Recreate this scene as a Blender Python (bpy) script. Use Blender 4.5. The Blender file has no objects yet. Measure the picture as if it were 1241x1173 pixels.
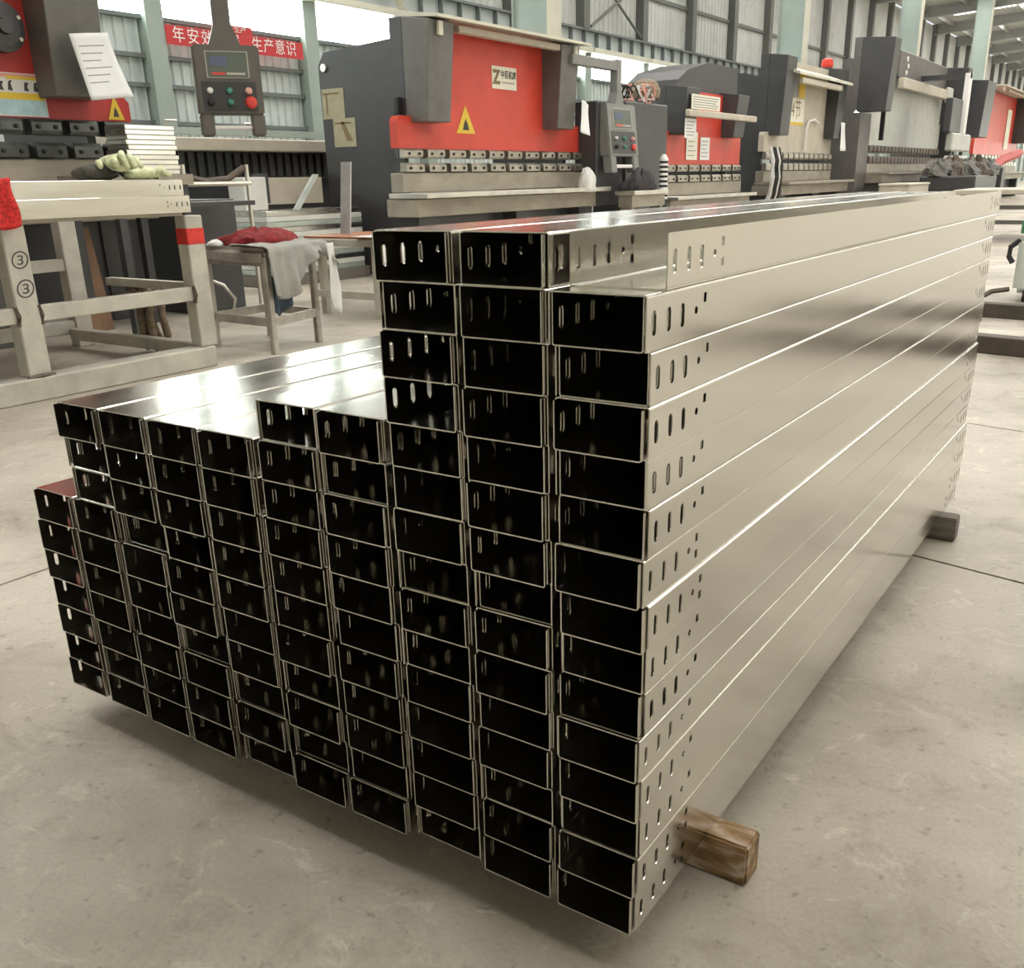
import bpy, bmesh, math, random
from mathutils import Vector, Matrix
random.seed(7)
scene = bpy.context.scene
col = scene.collection
PI = math.pi

# ------------------------------------------------------------------ camera
cam_d = bpy.data.cameras.new('camera')
cam = bpy.data.objects.new('camera', cam_d)
col.objects.link(cam)
FPX, YAW, PIT, ROL = 1149.55, -0.590855, 0.355455, -0.0193293
cy_, sy_, cp_, sp_ = math.cos(YAW), math.sin(YAW), math.cos(PIT), math.sin(PIT)
fwd = Vector((sy_ * cp_, cy_ * cp_, -sp_))
rgt = Vector((cy_, -sy_, 0))
upv = rgt.cross(fwd)
r2 = rgt * math.cos(ROL) + upv * math.sin(ROL)
u2 = -rgt * math.sin(ROL) + upv * math.cos(ROL)
m = Matrix((r2, u2, -fwd)).transposed().to_4x4()
m.translation = Vector((0.372386, -0.763045, 0.855868))
cam.matrix_world = m
cam_d.sensor_fit = 'HORIZONTAL'
cam_d.sensor_width = 36
cam_d.lens = FPX / 1241 * 36
cam_d.shift_x = -18.694 / 1241
cam_d.shift_y = 56.712 / 1241
cam_d.clip_end = 300
cam_d.clip_start = 0.02
scene.camera = cam

# ------------------------------------------------------------------ world, light level
world = bpy.data.worlds.new('world')
scene.world = world
world.use_nodes = True
world.node_tree.nodes['Background'].inputs[0].default_value = (0.92, 0.96, 1.0, 1)
world.node_tree.nodes['Background'].inputs[1].default_value = 1.0
SKYLIGHT, WINDOW, ADDED_GLOW_R = 8.5, 14.0, 1.9
scene.view_settings.view_transform = 'Standard'
scene.view_settings.look = 'None'
scene.view_settings.gamma = 1
scene.view_settings.use_curve_mapping = False
scene.view_settings.exposure = 0.0
scene.cycles.glossy_bounces = 8
scene.cycles.max_bounces = 12

# ------------------------------------------------------------------ materials
MATS = {}
def nodes_of(mat):
    return mat.node_tree.nodes, mat.node_tree.links

def mat(name, color, rough=0.5, metal=0.0, noise=None, bump=None, emit=None, spec=0.5):
    """noise=(scale, amount[, stretch xyz]) mottles the colour; bump=(scale, strength[, stretch])"""
    if name in MATS:
        return MATS[name]
    mt = bpy.data.materials.new(name)
    mt.use_nodes = True
    N, K = nodes_of(mt)
    b = N['Principled BSDF']
    b.inputs['Base Color'].default_value = (*color, 1)
    b.inputs['Roughness'].default_value = rough
    b.inputs['Metallic'].default_value = metal
    b.inputs['Specular IOR Level'].default_value = spec
    if emit:
        b.inputs['Emission Color'].default_value = (*emit[0], 1)
        b.inputs['Emission Strength'].default_value = emit[1]
    if noise or bump:
        tc = N.new('ShaderNodeTexCoord')
    if noise:
        mp = N.new('ShaderNodeMapping')
        K.new(tc.outputs['Object'], mp.inputs[0])
        if len(noise) > 2:
            mp.inputs['Scale'].default_value = noise[2]
        tx = N.new('ShaderNodeTexNoise')
        tx.inputs['Scale'].default_value = noise[0]
        tx.inputs['Detail'].default_value = 6
        tx.inputs['Roughness'].default_value = 0.62
        K.new(mp.outputs[0], tx.inputs['Vector'])
        rp = N.new('ShaderNodeValToRGB')
        a = noise[1]
        rp.color_ramp.elements[0].position = 0.3
        rp.color_ramp.elements[1].position = 0.7
        rp.color_ramp.elements[0].color = (*[max(0, c * (1 - a)) for c in color], 1)
        rp.color_ramp.elements[1].color = (*[min(1, c * (1 + a)) for c in color], 1)
        K.new(tx.outputs['Fac'], rp.inputs[0])
        K.new(rp.outputs[0], b.inputs['Base Color'])
    if bump:
        mp2 = N.new('ShaderNodeMapping')
        K.new(tc.outputs['Object'], mp2.inputs[0])
        if len(bump) > 2:
            mp2.inputs['Scale'].default_value = bump[2]
        t2 = N.new('ShaderNodeTexNoise')
        t2.inputs['Scale'].default_value = bump[0]
        t2.inputs['Detail'].default_value = 4
        K.new(mp2.outputs[0], t2.inputs['Vector'])
        bp = N.new('ShaderNodeBump')
        bp.inputs['Strength'].default_value = bump[1]
        bp.inputs['Distance'].default_value = 0.01
        K.new(t2.outputs['Fac'], bp.inputs['Height'])
        K.new(bp.outputs[0], b.inputs['Normal'])
    MATS[name] = mt
    return mt

def galvanised(name, color, rough, var=0.06):
    mt = bpy.data.materials.new(name)
    mt.use_nodes = True
    N, K = nodes_of(mt)
    b = N['Principled BSDF']
    b.inputs['Metallic'].default_value = 1.0
    tc = N.new('ShaderNodeTexCoord')
    oi = N.new('ShaderNodeObjectInfo')
    add = N.new('ShaderNodeVectorMath'); add.operation = 'ADD'
    K.new(tc.outputs['Object'], add.inputs[0]); K.new(oi.outputs['Random'], add.inputs[1])
    mp = N.new('ShaderNodeMapping'); mp.inputs['Scale'].default_value = (14, 1.6, 14)
    K.new(add.outputs[0], mp.inputs[0])
    nz = N.new('ShaderNodeTexNoise'); nz.inputs['Scale'].default_value = 1.5; nz.inputs['Detail'].default_value = 5
    K.new(mp.outputs[0], nz.inputs['Vector'])
    rp = N.new('ShaderNodeMapRange')
    rp.inputs['From Min'].default_value = 0.3; rp.inputs['From Max'].default_value = 0.7
    rp.inputs['To Min'].default_value = rough * 0.8; rp.inputs['To Max'].default_value = rough * 1.25
    K.new(nz.outputs['Fac'], rp.inputs['Value'])
    K.new(rp.outputs[0], b.inputs['Roughness'])
    mx = N.new('ShaderNodeMix'); mx.data_type = 'RGBA'
    mx.inputs['A'].default_value = (*[c * (1 - var) for c in color], 1)
    mx.inputs['B'].default_value = (*[min(1, c * (1 + var)) for c in color], 1)
    K.new(oi.outputs['Random'], mx.inputs['Factor'])
    K.new(mx.outputs['Result'], b.inputs['Base Color'])
    # slow waviness of thin sheet
    mp3 = N.new('ShaderNodeMapping'); mp3.inputs['Scale'].default_value = (9, 2.2, 9)
    K.new(add.outputs[0], mp3.inputs[0])
    n3 = N.new('ShaderNodeTexNoise'); n3.inputs['Scale'].default_value = 1.0; n3.inputs['Detail'].default_value = 1.5
    K.new(mp3.outputs[0], n3.inputs['Vector'])
    bp = N.new('ShaderNodeBump'); bp.inputs['Strength'].default_value = 0.25; bp.inputs['Distance'].default_value = 0.004
    K.new(n3.outputs['Fac'], bp.inputs['Height'])
    K.new(bp.outputs[0], b.inputs['Normal'])
    MATS[name] = mt
    return mt

def concrete():
    mt = bpy.data.materials.new('worn_concrete')
    mt.use_nodes = True
    N, K = nodes_of(mt)
    b = N['Principled BSDF']
    tc = N.new('ShaderNodeNewGeometry')
    def noise(scale, detail, dist=0.0, rough=0.6):
        n = N.new('ShaderNodeTexNoise'); n.inputs['Scale'].default_value = scale
        n.inputs['Detail'].default_value = detail; n.inputs['Roughness'].default_value = rough
        n.inputs['Distortion'].default_value = dist
        K.new(tc.outputs['Position'], n.inputs['Vector']); return n
    def ramp(n, stops):
        r = N.new('ShaderNodeValToRGB')
        while len(r.color_ramp.elements) < len(stops): r.color_ramp.elements.new(0.5)
        for e, (p, c) in zip(r.color_ramp.elements, stops): e.position = p; e.color = (*c, 1)
        K.new(n.outputs['Fac'], r.inputs[0]); return r
    def mix(a, c, fac, mode='MULTIPLY'):
        x = N.new('ShaderNodeMix'); x.data_type = 'RGBA'; x.blend_type = mode
        x.inputs['Factor'].default_value = fac
        K.new(a.outputs[0] if a.bl_idname != 'ShaderNodeMix' else a.outputs['Result'], x.inputs['A'])
        K.new(c.outputs[0], x.inputs['B']); return x
    base = ramp(noise(1.3, 7, 0.4), [(0.34, (0.335, 0.298, 0.24)), (0.52, (0.45, 0.408, 0.338)), (0.68, (0.56, 0.515, 0.435))])
    stain = ramp(noise(0.45, 4, 1.0), [(0.36, (0.66, 0.64, 0.61)), (0.52, (1, 1, 1)), (0.7, (1.0, 1.0, 1.0))])
    speck = ramp(noise(38, 3, 0.2, 0.7), [(0.28, (0.55, 0.53, 0.5)), (0.40, (1, 1, 1)), (0.66, (1, 1, 1))])
    fine = ramp(noise(140, 3), [(0.25, (0.86, 0.86, 0.86)), (0.7, (1.06, 1.06, 1.06))])
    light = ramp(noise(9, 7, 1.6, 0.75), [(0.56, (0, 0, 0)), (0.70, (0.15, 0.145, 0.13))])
    grime = ramp(noise(5, 7, 0.8, 0.7), [(0.30, (0.62, 0.59, 0.55)), (0.47, (1, 1, 1))])
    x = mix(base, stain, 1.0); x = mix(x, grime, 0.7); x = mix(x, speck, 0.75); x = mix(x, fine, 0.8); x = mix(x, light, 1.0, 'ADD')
    K.new(x.outputs['Result'], b.inputs['Base Color'])
    rr = N.new('ShaderNodeMapRange'); rr.inputs['To Min'].default_value = 0.38; rr.inputs['To Max'].default_value = 0.7
    K.new(noise(3.2, 5).outputs['Fac'], rr.inputs['Value']); K.new(rr.outputs[0], b.inputs['Roughness'])
    bp = N.new('ShaderNodeBump'); bp.inputs['Strength'].default_value = 0.18; bp.inputs['Distance'].default_value = 0.004
    K.new(noise(55, 5).outputs['Fac'], bp.inputs['Height']); K.new(bp.outputs[0], b.inputs['Normal'])
    MATS['concrete'] = mt
    return mt

galvanised('zinc', (0.68, 0.66, 0.61), 0.165)
galvanised('zinc_soft', (0.60, 0.59, 0.555), 0.26)
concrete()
mat('joint', (0.10, 0.09, 0.08), 0.9)
mat('wall_sheet', (0.58, 0.64, 0.63), 0.5, noise=(3, 0.08))
mat('upper_sheet', (0.50, 0.505, 0.49), 0.6, noise=(2, 0.12))
mat('girt', (0.16, 0.18, 0.18), 0.6)
mat('column_paint', (0.33, 0.395, 0.36), 0.45, noise=(2.5, 0.07))
mat('cream_paint', (0.62, 0.60, 0.50), 0.5, noise=(3, 0.08))
mat('dark_post', (0.13, 0.135, 0.125), 0.6)
mat('girder_paint', (0.44, 0.485, 0.48), 0.5, noise=(3, 0.1))
mat('roof_sheet', (0.52, 0.52, 0.50), 0.6, noise=(1.2, 0.2))
mat('roof_steel', (0.34, 0.35, 0.335), 0.55)
mat('window_light', (0.9, 0.95, 0.93), 0.6, emit=((0.93, 1.0, 0.96), WINDOW))
mat('added_glow_right', (0.9, 0.95, 0.93), 0.6, emit=((1.0, 0.96, 0.88), ADDED_GLOW_R))  # glow of the unseen right-hand panes, added for light and reflections
mat('skylight', (0.9, 0.95, 0.95), 0.6, emit=((1.0, 0.975, 0.93), SKYLIGHT))
mat('lamp_glow', (0.9, 0.9, 0.9), 0.5, emit=((1.0, 0.97, 0.9), 12))
mat('banner_red', (0.55, 0.045, 0.05), 0.7)
mat('letter_white', (0.82, 0.80, 0.78), 0.7)
mat('machine_red', (0.60, 0.058, 0.035), 0.42, noise=(3, 0.14))
mat('machine_red_dark', (0.44, 0.035, 0.03), 0.45, noise=(3, 0.12))
mat('machine_grey', (0.052, 0.052, 0.054), 0.42, noise=(4, 0.15), bump=(60, 0.06))
mat('machine_grey_warm', (0.115, 0.105, 0.098), 0.45, noise=(4, 0.18))
mat('cover_grey', (0.125, 0.12, 0.11), 0.42, noise=(5, 0.2))
mat('machine_white', (0.50, 0.51, 0.46), 0.5, noise=(4, 0.1))
mat('machine_beige', (0.50, 0.45, 0.37), 0.5, noise=(4, 0.12))
mat('tool_steel', (0.42, 0.39, 0.33), 0.38, 0.85, noise=(9, 0.25))
mat('tool_dark', (0.10, 0.105, 0.10), 0.35, 0.7, noise=(9, 0.35))
mat('beam_steel', (0.33, 0.295, 0.24), 0.5, 0.35, noise=(5, 0.22, (1, 0.4, 1)))
mat('lip_steel', (0.62, 0.60, 0.54), 0.32, 0.8, noise=(5, 0.15))
mat('black', (0.012, 0.012, 0.013), 0.5)
mat('rubber', (0.022, 0.021, 0.021), 0.75)
mat('paper', (0.78, 0.79, 0.78), 0.8, bump=(9, 0.3))
mat('paper_tan', (0.42, 0.385, 0.27), 0.8, noise=(9, 0.18))
mat('print_grey', (0.33, 0.33, 0.33), 0.8)
mat('print_dark', (0.05, 0.05, 0.045), 0.7)
mat('print_brown', (0.23, 0.17, 0.08), 0.7)
mat('plate_cream', (0.80, 0.77, 0.66), 0.6)
mat('sign_yellow', (0.72, 0.50, 0.045), 0.55)
mat('sign_blue', (0.40, 0.58, 0.62), 0.6, noise=(20, 0.15))
mat('sign_pink', (0.66, 0.30, 0.24), 0.6)
mat('button_white', (0.75, 0.75, 0.72), 0.35)
mat('button_green', (0.06, 0.26, 0.19), 0.35)
mat('button_red', (0.68, 0.06, 0.05), 0.35)
mat('button_pink', (0.72, 0.38, 0.33), 0.35)
mat('pendant_grey', (0.125, 0.115, 0.10), 0.42, noise=(6, 0.12))
mat('pendant_light', (0.21, 0.21, 0.20), 0.42, noise=(6, 0.1))
mat('bezel', (0.45, 0.42, 0.36), 0.4)
mat('screen_green', (0.11, 0.135, 0.11), 0.25)
mat('screen_blue', (0.10, 0.12, 0.20), 0.2)
mat('table_paint', (0.50, 0.475, 0.41), 0.55, noise=(7, 0.2), bump=(30, 0.15))
mat('red_spray', (0.66, 0.035, 0.025), 0.5, noise=(14, 0.2))
mat('stool_steel', (0.42, 0.395, 0.345), 0.38, 0.4, noise=(8, 0.35))
mat('wood_dark', (0.20, 0.165, 0.125), 0.75, noise=(14, 0.35, (0.4, 3, 3)), bump=(30, 0.4, (0.4, 3, 3)))
mat('wood_grey', (0.17, 0.15, 0.125), 0.8, noise=(16, 0.35, (0.4, 3, 3)), bump=(30, 0.4, (0.4, 3, 3)))
mat('brown_board', (0.20, 0.115, 0.065), 0.7, noise=(7, 0.25, (3, 3, 0.4)))
mat('cloth_red', (0.20, 0.014, 0.016), 0.9, noise=(26, 0.5), bump=(60, 0.5))
mat('cloth_knit', (0.60, 0.03, 0.025), 0.9, noise=(70, 0.5), bump=(120, 0.8))
mat('cloth_grey', (0.31, 0.305, 0.275), 0.9, noise=(12, 0.12), bump=(80, 0.3))
mat('cloth_white', (0.66, 0.655, 0.63), 0.9, noise=(8, 0.08), bump=(60, 0.3))
mat('denim', (0.055, 0.075, 0.105), 0.9, noise=(30, 0.3))
mat('cloth_black', (0.03, 0.026, 0.028), 0.85, noise=(12, 0.4))
mat('glove_yellow', (0.62, 0.66, 0.42), 0.9, noise=(22, 0.35), bump=(70, 0.4))
mat('glove_dark', (0.06, 0.055, 0.045), 0.9, noise=(22, 0.4))
mat('rope', (0.27, 0.21, 0.15), 0.95, noise=(40, 0.4), bump=(90, 0.8))
mat('copper', (0.50, 0.21, 0.11), 0.4, 0.6, noise=(6, 0.2))
mat('ruler', (0.48, 0.49, 0.50), 0.4, 0.3, noise=(12, 0.15))
mat('carton', (0.66, 0.66, 0.62), 0.7, noise=(5, 0.06))
mat('pane_green', (0.50, 0.55, 0.51), 0.2, 0.3, noise=(3, 0.2))
mat('far_green', (0.06, 0.25, 0.12), 0.5)
mat('far_white', (0.62, 0.66, 0.62), 0.5)
mat('floor_bar', (0.085, 0.068, 0.052), 0.7, noise=(10, 0.25))
mat('beacon_red', (0.75, 0.05, 0.03), 0.35)
mat('oily', (0.10, 0.075, 0.055), 0.5, noise=(14, 0.5))

def timber_end():
    mt = bpy.data.materials.new('timber_amber'); mt.use_nodes = True
    N, K = nodes_of(mt); b = N['Principled BSDF']; b.inputs['Roughness'].default_value = 0.6
    tc = N.new('ShaderNodeTexCoord'); mp = N.new('ShaderNodeMapping'); mp.inputs['Scale'].default_value = (14, 38, 38)
    K.new(tc.outputs['Object'], mp.inputs[0])
    n = N.new('ShaderNodeTexNoise'); n.inputs['Scale'].default_value = 1.2; n.inputs['Detail'].default_value = 6
    n.inputs['Distortion'].default_value = .5
    K.new(mp.outputs[0], n.inputs['Vector'])
    r = N.new('ShaderNodeValToRGB')
    for e, (p, c) in zip([r.color_ramp.elements[0], r.color_ramp.elements[1], r.color_ramp.elements.new(.5)],
                         [(0.33, (0.07, 0.045, 0.024)), (0.72, (0.50, 0.31, 0.13)), (.52, (0.26, 0.15, 0.06))]):
        e.position = p; e.color = (*c, 1)
    K.new(n.outputs['Fac'], r.inputs[0]); K.new(r.outputs[0], b.inputs['Base Color'])
    bp = N.new('ShaderNodeBump'); bp.inputs['Strength'].default_value = 0.5; bp.inputs['Distance'].default_value = 0.004
    K.new(n.outputs['Fac'], bp.inputs['Height']); K.new(bp.outputs[0], b.inputs['Normal'])
    MATS['timber_amber'] = mt
timber_end()

# ------------------------------------------------------------------ mesh helpers
def worigin(o):
    v = Vector((0, 0, 0))
    while o is not None:
        v = v + o.location
        o = o.parent
    return v

def tag(o, label=None, cat=None, group=None, kind=None):
    if label: o['label'] = label
    if cat: o['category'] = cat
    if group: o['group'] = group
    if kind: o['kind'] = kind
    return o

def thing(name, label, cat, loc, group=None):
    o = bpy.data.objects.new(name, None)
    o.empty_display_size = 0.1
    col.objects.link(o)
    o.location = loc
    return tag(o, label, cat, group)

class MB:
    """collects world-space geometry for ONE mesh object"""
    def __init__(self):
        self.bm = bmesh.new()
        self.bev = None
    def box(self, x0, x1, y0, y1, z0, z1):
        bm = self.bm
        v = [bm.verts.new(p) for p in ((x0, y0, z0), (x1, y0, z0), (x1, y1, z0), (x0, y1, z0),
                                       (x0, y0, z1), (x1, y0, z1), (x1, y1, z1), (x0, y1, z1))]
        for f in ((0, 3, 2, 1), (4, 5, 6, 7), (0, 1, 5, 4), (1, 2, 6, 5), (2, 3, 7, 6), (3, 0, 4, 7)):
            bm.faces.new([v[i] for i in f])
        return self
    def hexa(self, pts):
        v = [self.bm.verts.new(p) for p in pts]
        for f in ((0, 3, 2, 1), (4, 5, 6, 7), (0, 1, 5, 4), (1, 2, 6, 5), (2, 3, 7, 6), (3, 0, 4, 7)):
            self.bm.faces.new([v[i] for i in f])
        return self
    def prism(self, poly, axis, a, b):
        """poly: list of 2d points; axis x -> (y,z), y -> (x,z), z -> (x,y)"""
        def P(p, t):
            return {'x': (t, p[0], p[1]), 'y': (p[0], t, p[1]), 'z': (p[0], p[1], t)}[axis]
        A = [self.bm.verts.new(P(p, a)) for p in poly]
        B = [self.bm.verts.new(P(p, b)) for p in poly]
        n = len(poly)
        self.bm.faces.new(A); self.bm.faces.new(B[::-1])
        for i in range(n):
            self.bm.faces.new([A[(i + 1) % n], A[i], B[i], B[(i + 1) % n]])
        return self
    def tube(self, pts, r, seg=8, cap=True):
        pts = [Vector(p) for p in pts]
        rs = r if isinstance(r, (list, tuple)) else [r] * len(pts)
        rings = []
        up = Vector((0, 0, 1))
        for i, p in enumerate(pts):
            d = (pts[min(i + 1, len(pts) - 1)] - pts[max(i - 1, 0)]).normalized()
            s = d.cross(up)
            if s.length < 1e-3: s = d.cross(Vector((1, 0, 0)))
            s.normalize(); t = s.cross(d)
            rings.append([self.bm.verts.new(p + (s * math.cos(k * 2 * PI / seg) + t * math.sin(k * 2 * PI / seg)) * rs[i]) for k in range(seg)])
        for a, b in zip(rings, rings[1:]):
            for k in range(seg):
                self.bm.faces.new([a[k], a[(k + 1) % seg], b[(k + 1) % seg], b[k]])
        if cap:
            self.bm.faces.new(rings[0][::-1]); self.bm.faces.new(rings[-1])
        return self
    def lathe(self, prof, c, axis='z', seg=16):
        """prof: (r, h) pairs from bottom to top, about a point c along axis"""
        rings = []
        c = Vector(c)
        for r, h in prof:
            ring = []
            for k in range(seg):
                a = k * 2 * PI / seg
                u, v = r * math.cos(a), r * math.sin(a)
                ring.append(self.bm.verts.new(c + Vector({'z': (u, v, h), 'x': (h, u, v), 'y': (v, h, u)}[axis])))
            rings.append(ring)
        for a, b in zip(rings, rings[1:]):
            for k in range(seg):
                self.bm.faces.new([a[k], a[(k + 1) % seg], b[(k + 1) % seg], b[k]])
        self.bm.faces.new(rings[0][::-1]); self.bm.faces.new(rings[-1])
        return self
    def grid(self, fn, nu, nv):
        V = [[self.bm.verts.new(fn(i / nu, j / nv)) for j in range(nv + 1)] for i in range(nu + 1)]
        for i in range(nu):
            for j in range(nv):
                self.bm.faces.new([V[i][j], V[i + 1][j], V[i + 1][j + 1], V[i][j + 1]])
        return self
    def bevel(self, w, seg=2):
        self.bev = (w, seg); return self
    def mesh(self, name, material, smooth=False):
        bm = self.bm
        bmesh.ops.recalc_face_normals(bm, faces=bm.faces)
        if self.bev:
            es = [e for e in bm.edges if len(e.link_faces) == 2 and e.calc_face_angle(0) > 0.5]
            bmesh.ops.bevel(bm, geom=es, offset=self.bev[0], segments=self.bev[1], affect='EDGES', clamp_overlap=True)
        me = bpy.data.meshes.new(name)
        bm.to_mesh(me); bm.free()
        if isinstance(material, str): material = MATS[material]
        me.materials.append(material)
        if smooth:
            for p in me.polygons: p.use_smooth = True
        return me
    def build(self, name, material, parent=None, smooth=False):
        me = self.mesh(name, material, smooth)
        o = bpy.data.objects.new(name, me)
        col.objects.link(o)
        if parent is not None:
            o.parent = parent
            me.transform(Matrix.Translation(-worigin(parent)))
        else:
            xs = [v.co for v in me.vertices]
            c = Vector(((min(v.x for v in xs) + max(v.x for v in xs)) / 2, (min(v.y for v in xs) + max(v.y for v in xs)) / 2, min(v.z for v in xs)))
            me.transform(Matrix.Translation(-c)); o.location = c
        return o

def solo(mb, name, material, label, cat, group=None, kind=None, smooth=False):
    return tag(mb.build(name, material, None, smooth), label, cat, group, kind)

def solidify(o, t, offset=0):
    md = o.modifiers.new('thickness', 'SOLIDIFY'); md.thickness = t; md.offset = offset
    return o

def text(name, body, size, loc, material, parent, face='x', sx=1.0, depth=0.0008, align='CENTER', sh=0.0, bold=0.0):
    cu = bpy.data.curves.new(name, 'FONT')
    cu.body = body; cu.size = size; cu.align_x = align; cu.align_y = 'CENTER'; cu.extrude = depth; cu.shear = sh; cu.offset = bold
    cu.resolution_u = 3
    t = bpy.data.objects.new(name, cu); col.objects.link(t)
    dg = bpy.context.evaluated_depsgraph_get(); dg.update()
    me = bpy.data.meshes.new_from_object(t.evaluated_get(dg))
    bpy.data.objects.remove(t); bpy.data.curves.remove(cu)
    me.transform(Matrix.Diagonal((sx, 1, 1, 1)))
    rot = Matrix.Rotation(PI / 2, 4, 'Z') @ Matrix.Rotation(PI / 2, 4, 'X') if face == 'x' else Matrix.Rotation(PI / 2, 4, 'X')
    me.transform(rot)
    me.materials.clear(); me.materials.append(MATS[material])
    o = bpy.data.objects.new(name, me); col.objects.link(o)
    o.parent = parent
    me.transform(Matrix.Translation(Vector(loc) - worigin(parent)))
    return o

def copy_of(o, parent=None):
    c = o.copy(); col.objects.link(c)
    if parent is not None: c.parent = parent
    return c

def copy_tree(o, parent=None):
    kids = list(o.children)
    c = copy_of(o, parent)
    for k in kids: copy_tree(k, c)
    return c

def wob(x, y, z, s=1.0, a=1.0):
    return a * (math.sin(x * 7.1 * s + 1.3) * math.cos(y * 6.3 * s + .4) + .6 * math.sin(y * 13.7 * s + z * 9.1 * s) + .4 * math.cos(x * 17.3 * s - z * 11 * s + 2))

# ================================================================== THE SETTING
XL, XR, YB, YF = -11.0, 12.0, -9.0, 108.0
ROOF_L, ROOF_R = 7.2, 8.6

# ---- floor: a dark bed with concrete slabs and open joints between them
fl = MB().box(XL, XR, YB, YF, -0.3, -0.012).build('floor', 'joint'); tag(fl, kind='structure')
JW = 0.005
xs = [XL, -1.76, 6.4, XR]
def jy(y0, x): return y0 - 0.20 * x
for i in range(3):
    x0, x1 = xs[i] + (JW if i else 0), xs[i + 1] - (JW if i < 2 else 0)
    ys = [YB - 3, 1.475, 2.862, 9.4, 17.5, 26, 36, 50, 75, YF + 3] if i else [YB - 3, 9.4, 17.5, 26, 36, 50, 75, YF + 3]
    for a, b in zip(ys, ys[1:]):
        def cl(y): return min(max(y, YB), YF)
        pts = [(x0, cl(jy(a, x0) + JW)), (x1, cl(jy(a, x1) + JW)), (x1, cl(jy(b, x1) - JW)), (x0, cl(jy(b, x0) - JW))]
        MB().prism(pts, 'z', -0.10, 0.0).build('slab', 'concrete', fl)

# ---- left wall: studs, girts, corrugated sheets, a strip of windows, lintel and crane girder
wl = MB().box(XL - 0.25, XL - 0.12, YB, YF, 0, ROOF_L).build('wall_left', 'upper_sheet'); tag(wl, kind='structure')
BAY = 2.7
Y0S = 7.8 - BAY * 6
def corrugated(y0, y1, z0, z1, x, depth=0.03, pitch=0.15):
    n = max(1, round((y1 - y0) / pitch)); p = (y1 - y0) / n
    prof = []
    for i in range(n):
        b = y0 + i * p
        prof += [(b, 0), (b + p * .55, 0), (b + p * .65, depth), (b + p * .9, depth)]
    prof.append((y1, 0))
    mb = MB()
    lo = [mb.bm.verts.new((x + d, y, z0)) for y, d in prof]
    hi = [mb.bm.verts.new((x + d, y, z1)) for y, d in prof]
    for i in range(len(prof) - 1):
        mb.bm.faces.new([lo[i], lo[i + 1], hi[i + 1], hi[i]])
    return mb
ZG = [0.0, 1.62, 2.06, 2.40, 2.84]
first = {}
for b in range(0, 40):
    y0 = Y0S + b * BAY; y1 = y0 + BAY
    # stud (lower pale, upper dark)
    if 'stud' not in first:
        first['stud'] = MB().box(XL - .1, XL + .16, y0 - .09, y0 + .09, 0, 3.34).build('stud', 'column_paint', wl)
        first['stud_flange'] = MB().box(XL + .16, XL + .175, y0 - .13, y0 + .13, 0, 3.34).build('stud_flange', 'column_paint', first['stud'])
        first['upper_post'] = MB().box(XL - .1, XL + .14, y0 - .12, y0 + .12, 3.80, ROOF_L).build('upper_post', 'dark_post', wl)
        first['b0'] = b
        for k in range(4):
            first['s%d' % k] = corrugated(y0 + .1, y1 - .1, ZG[k] + .02, ZG[k + 1] - .02, XL - .06).build('wall_sheet', 'wall_sheet', wl)
            first['g%d' % k] = MB().box(XL - .09, XL + .03, y0 + .09, y1 - .09, ZG[k + 1] - .025, ZG[k + 1] + .025).build('girt', 'girt', wl)
        first['u0'] = corrugated(y0 + .12, y1 - .12, 3.82, 7.1, XL - .07, .02, .2).build('upper_sheet', 'upper_sheet', wl)
        first['u1'] = MB().box(XL - .1, XL + .0, y0 + .12, y1 - .12, 4.72, 4.80).build('upper_rail', 'dark_post', wl)
        first['p'] = MB().box(XL - .07, XL - .05, y0 + .09, y1 - .09, 2.87, 3.32).build('pane', 'window_light', wl)
        first['l'] = MB().box(XL - .05, XL + .32, y0 + .02, y1 - .02, 3.32, 3.42).bevel(.01).build('lintel', 'cream_paint', wl)
        first['w'] = MB().box(XL - .02, XL + .02, y0, y1, 3.42, 3.76).build('girder_web', 'girder_paint', wl)
        first['f'] = MB().box(XL - .1, XL + .12, y0, y1, 3.76, 3.80).build('girder_flange', 'girt', wl)
        first['t0'] = None
    else:
        dy = (b - first['b0']) * BAY
        for key, o in list(first.items()):
            if key in ('b0', 't0', 'stud_flange') or not hasattr(o, 'copy'): continue
            c = copy_tree(o, wl); c.location.y += dy
# stiffeners of the crane girder (those the picture shows)
st = None
for b in range(8, 24):
    for q in range(5):
        y = Y0S + b * BAY + (q + .0) * BAY / 5
        if st is None:
            st = MB().box(XL + .02, XL + .11, y - .012, y + .012, 3.42, 3.76).build('stiffener', 'girt', wl); sy0 = y
        else:
            c = copy_of(st, wl); c.location.y += y - sy0
# braces
MB().tube([(XL + .25, 11.9, 4.2), (XL + .25, 13.1, 2.7)], .085, 4).build('brace', 'cream_paint', wl)
for a, b in (((18.8, 3.85), (21.1, 5.0)), ((18.8, 5.0), (21.1, 3.85))):
    MB().tube([(XL + .12, a[0], a[1]), (XL + .12, b[0], b[1])], .03, 6).build('cross_brace', 'dark_post', wl)

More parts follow.
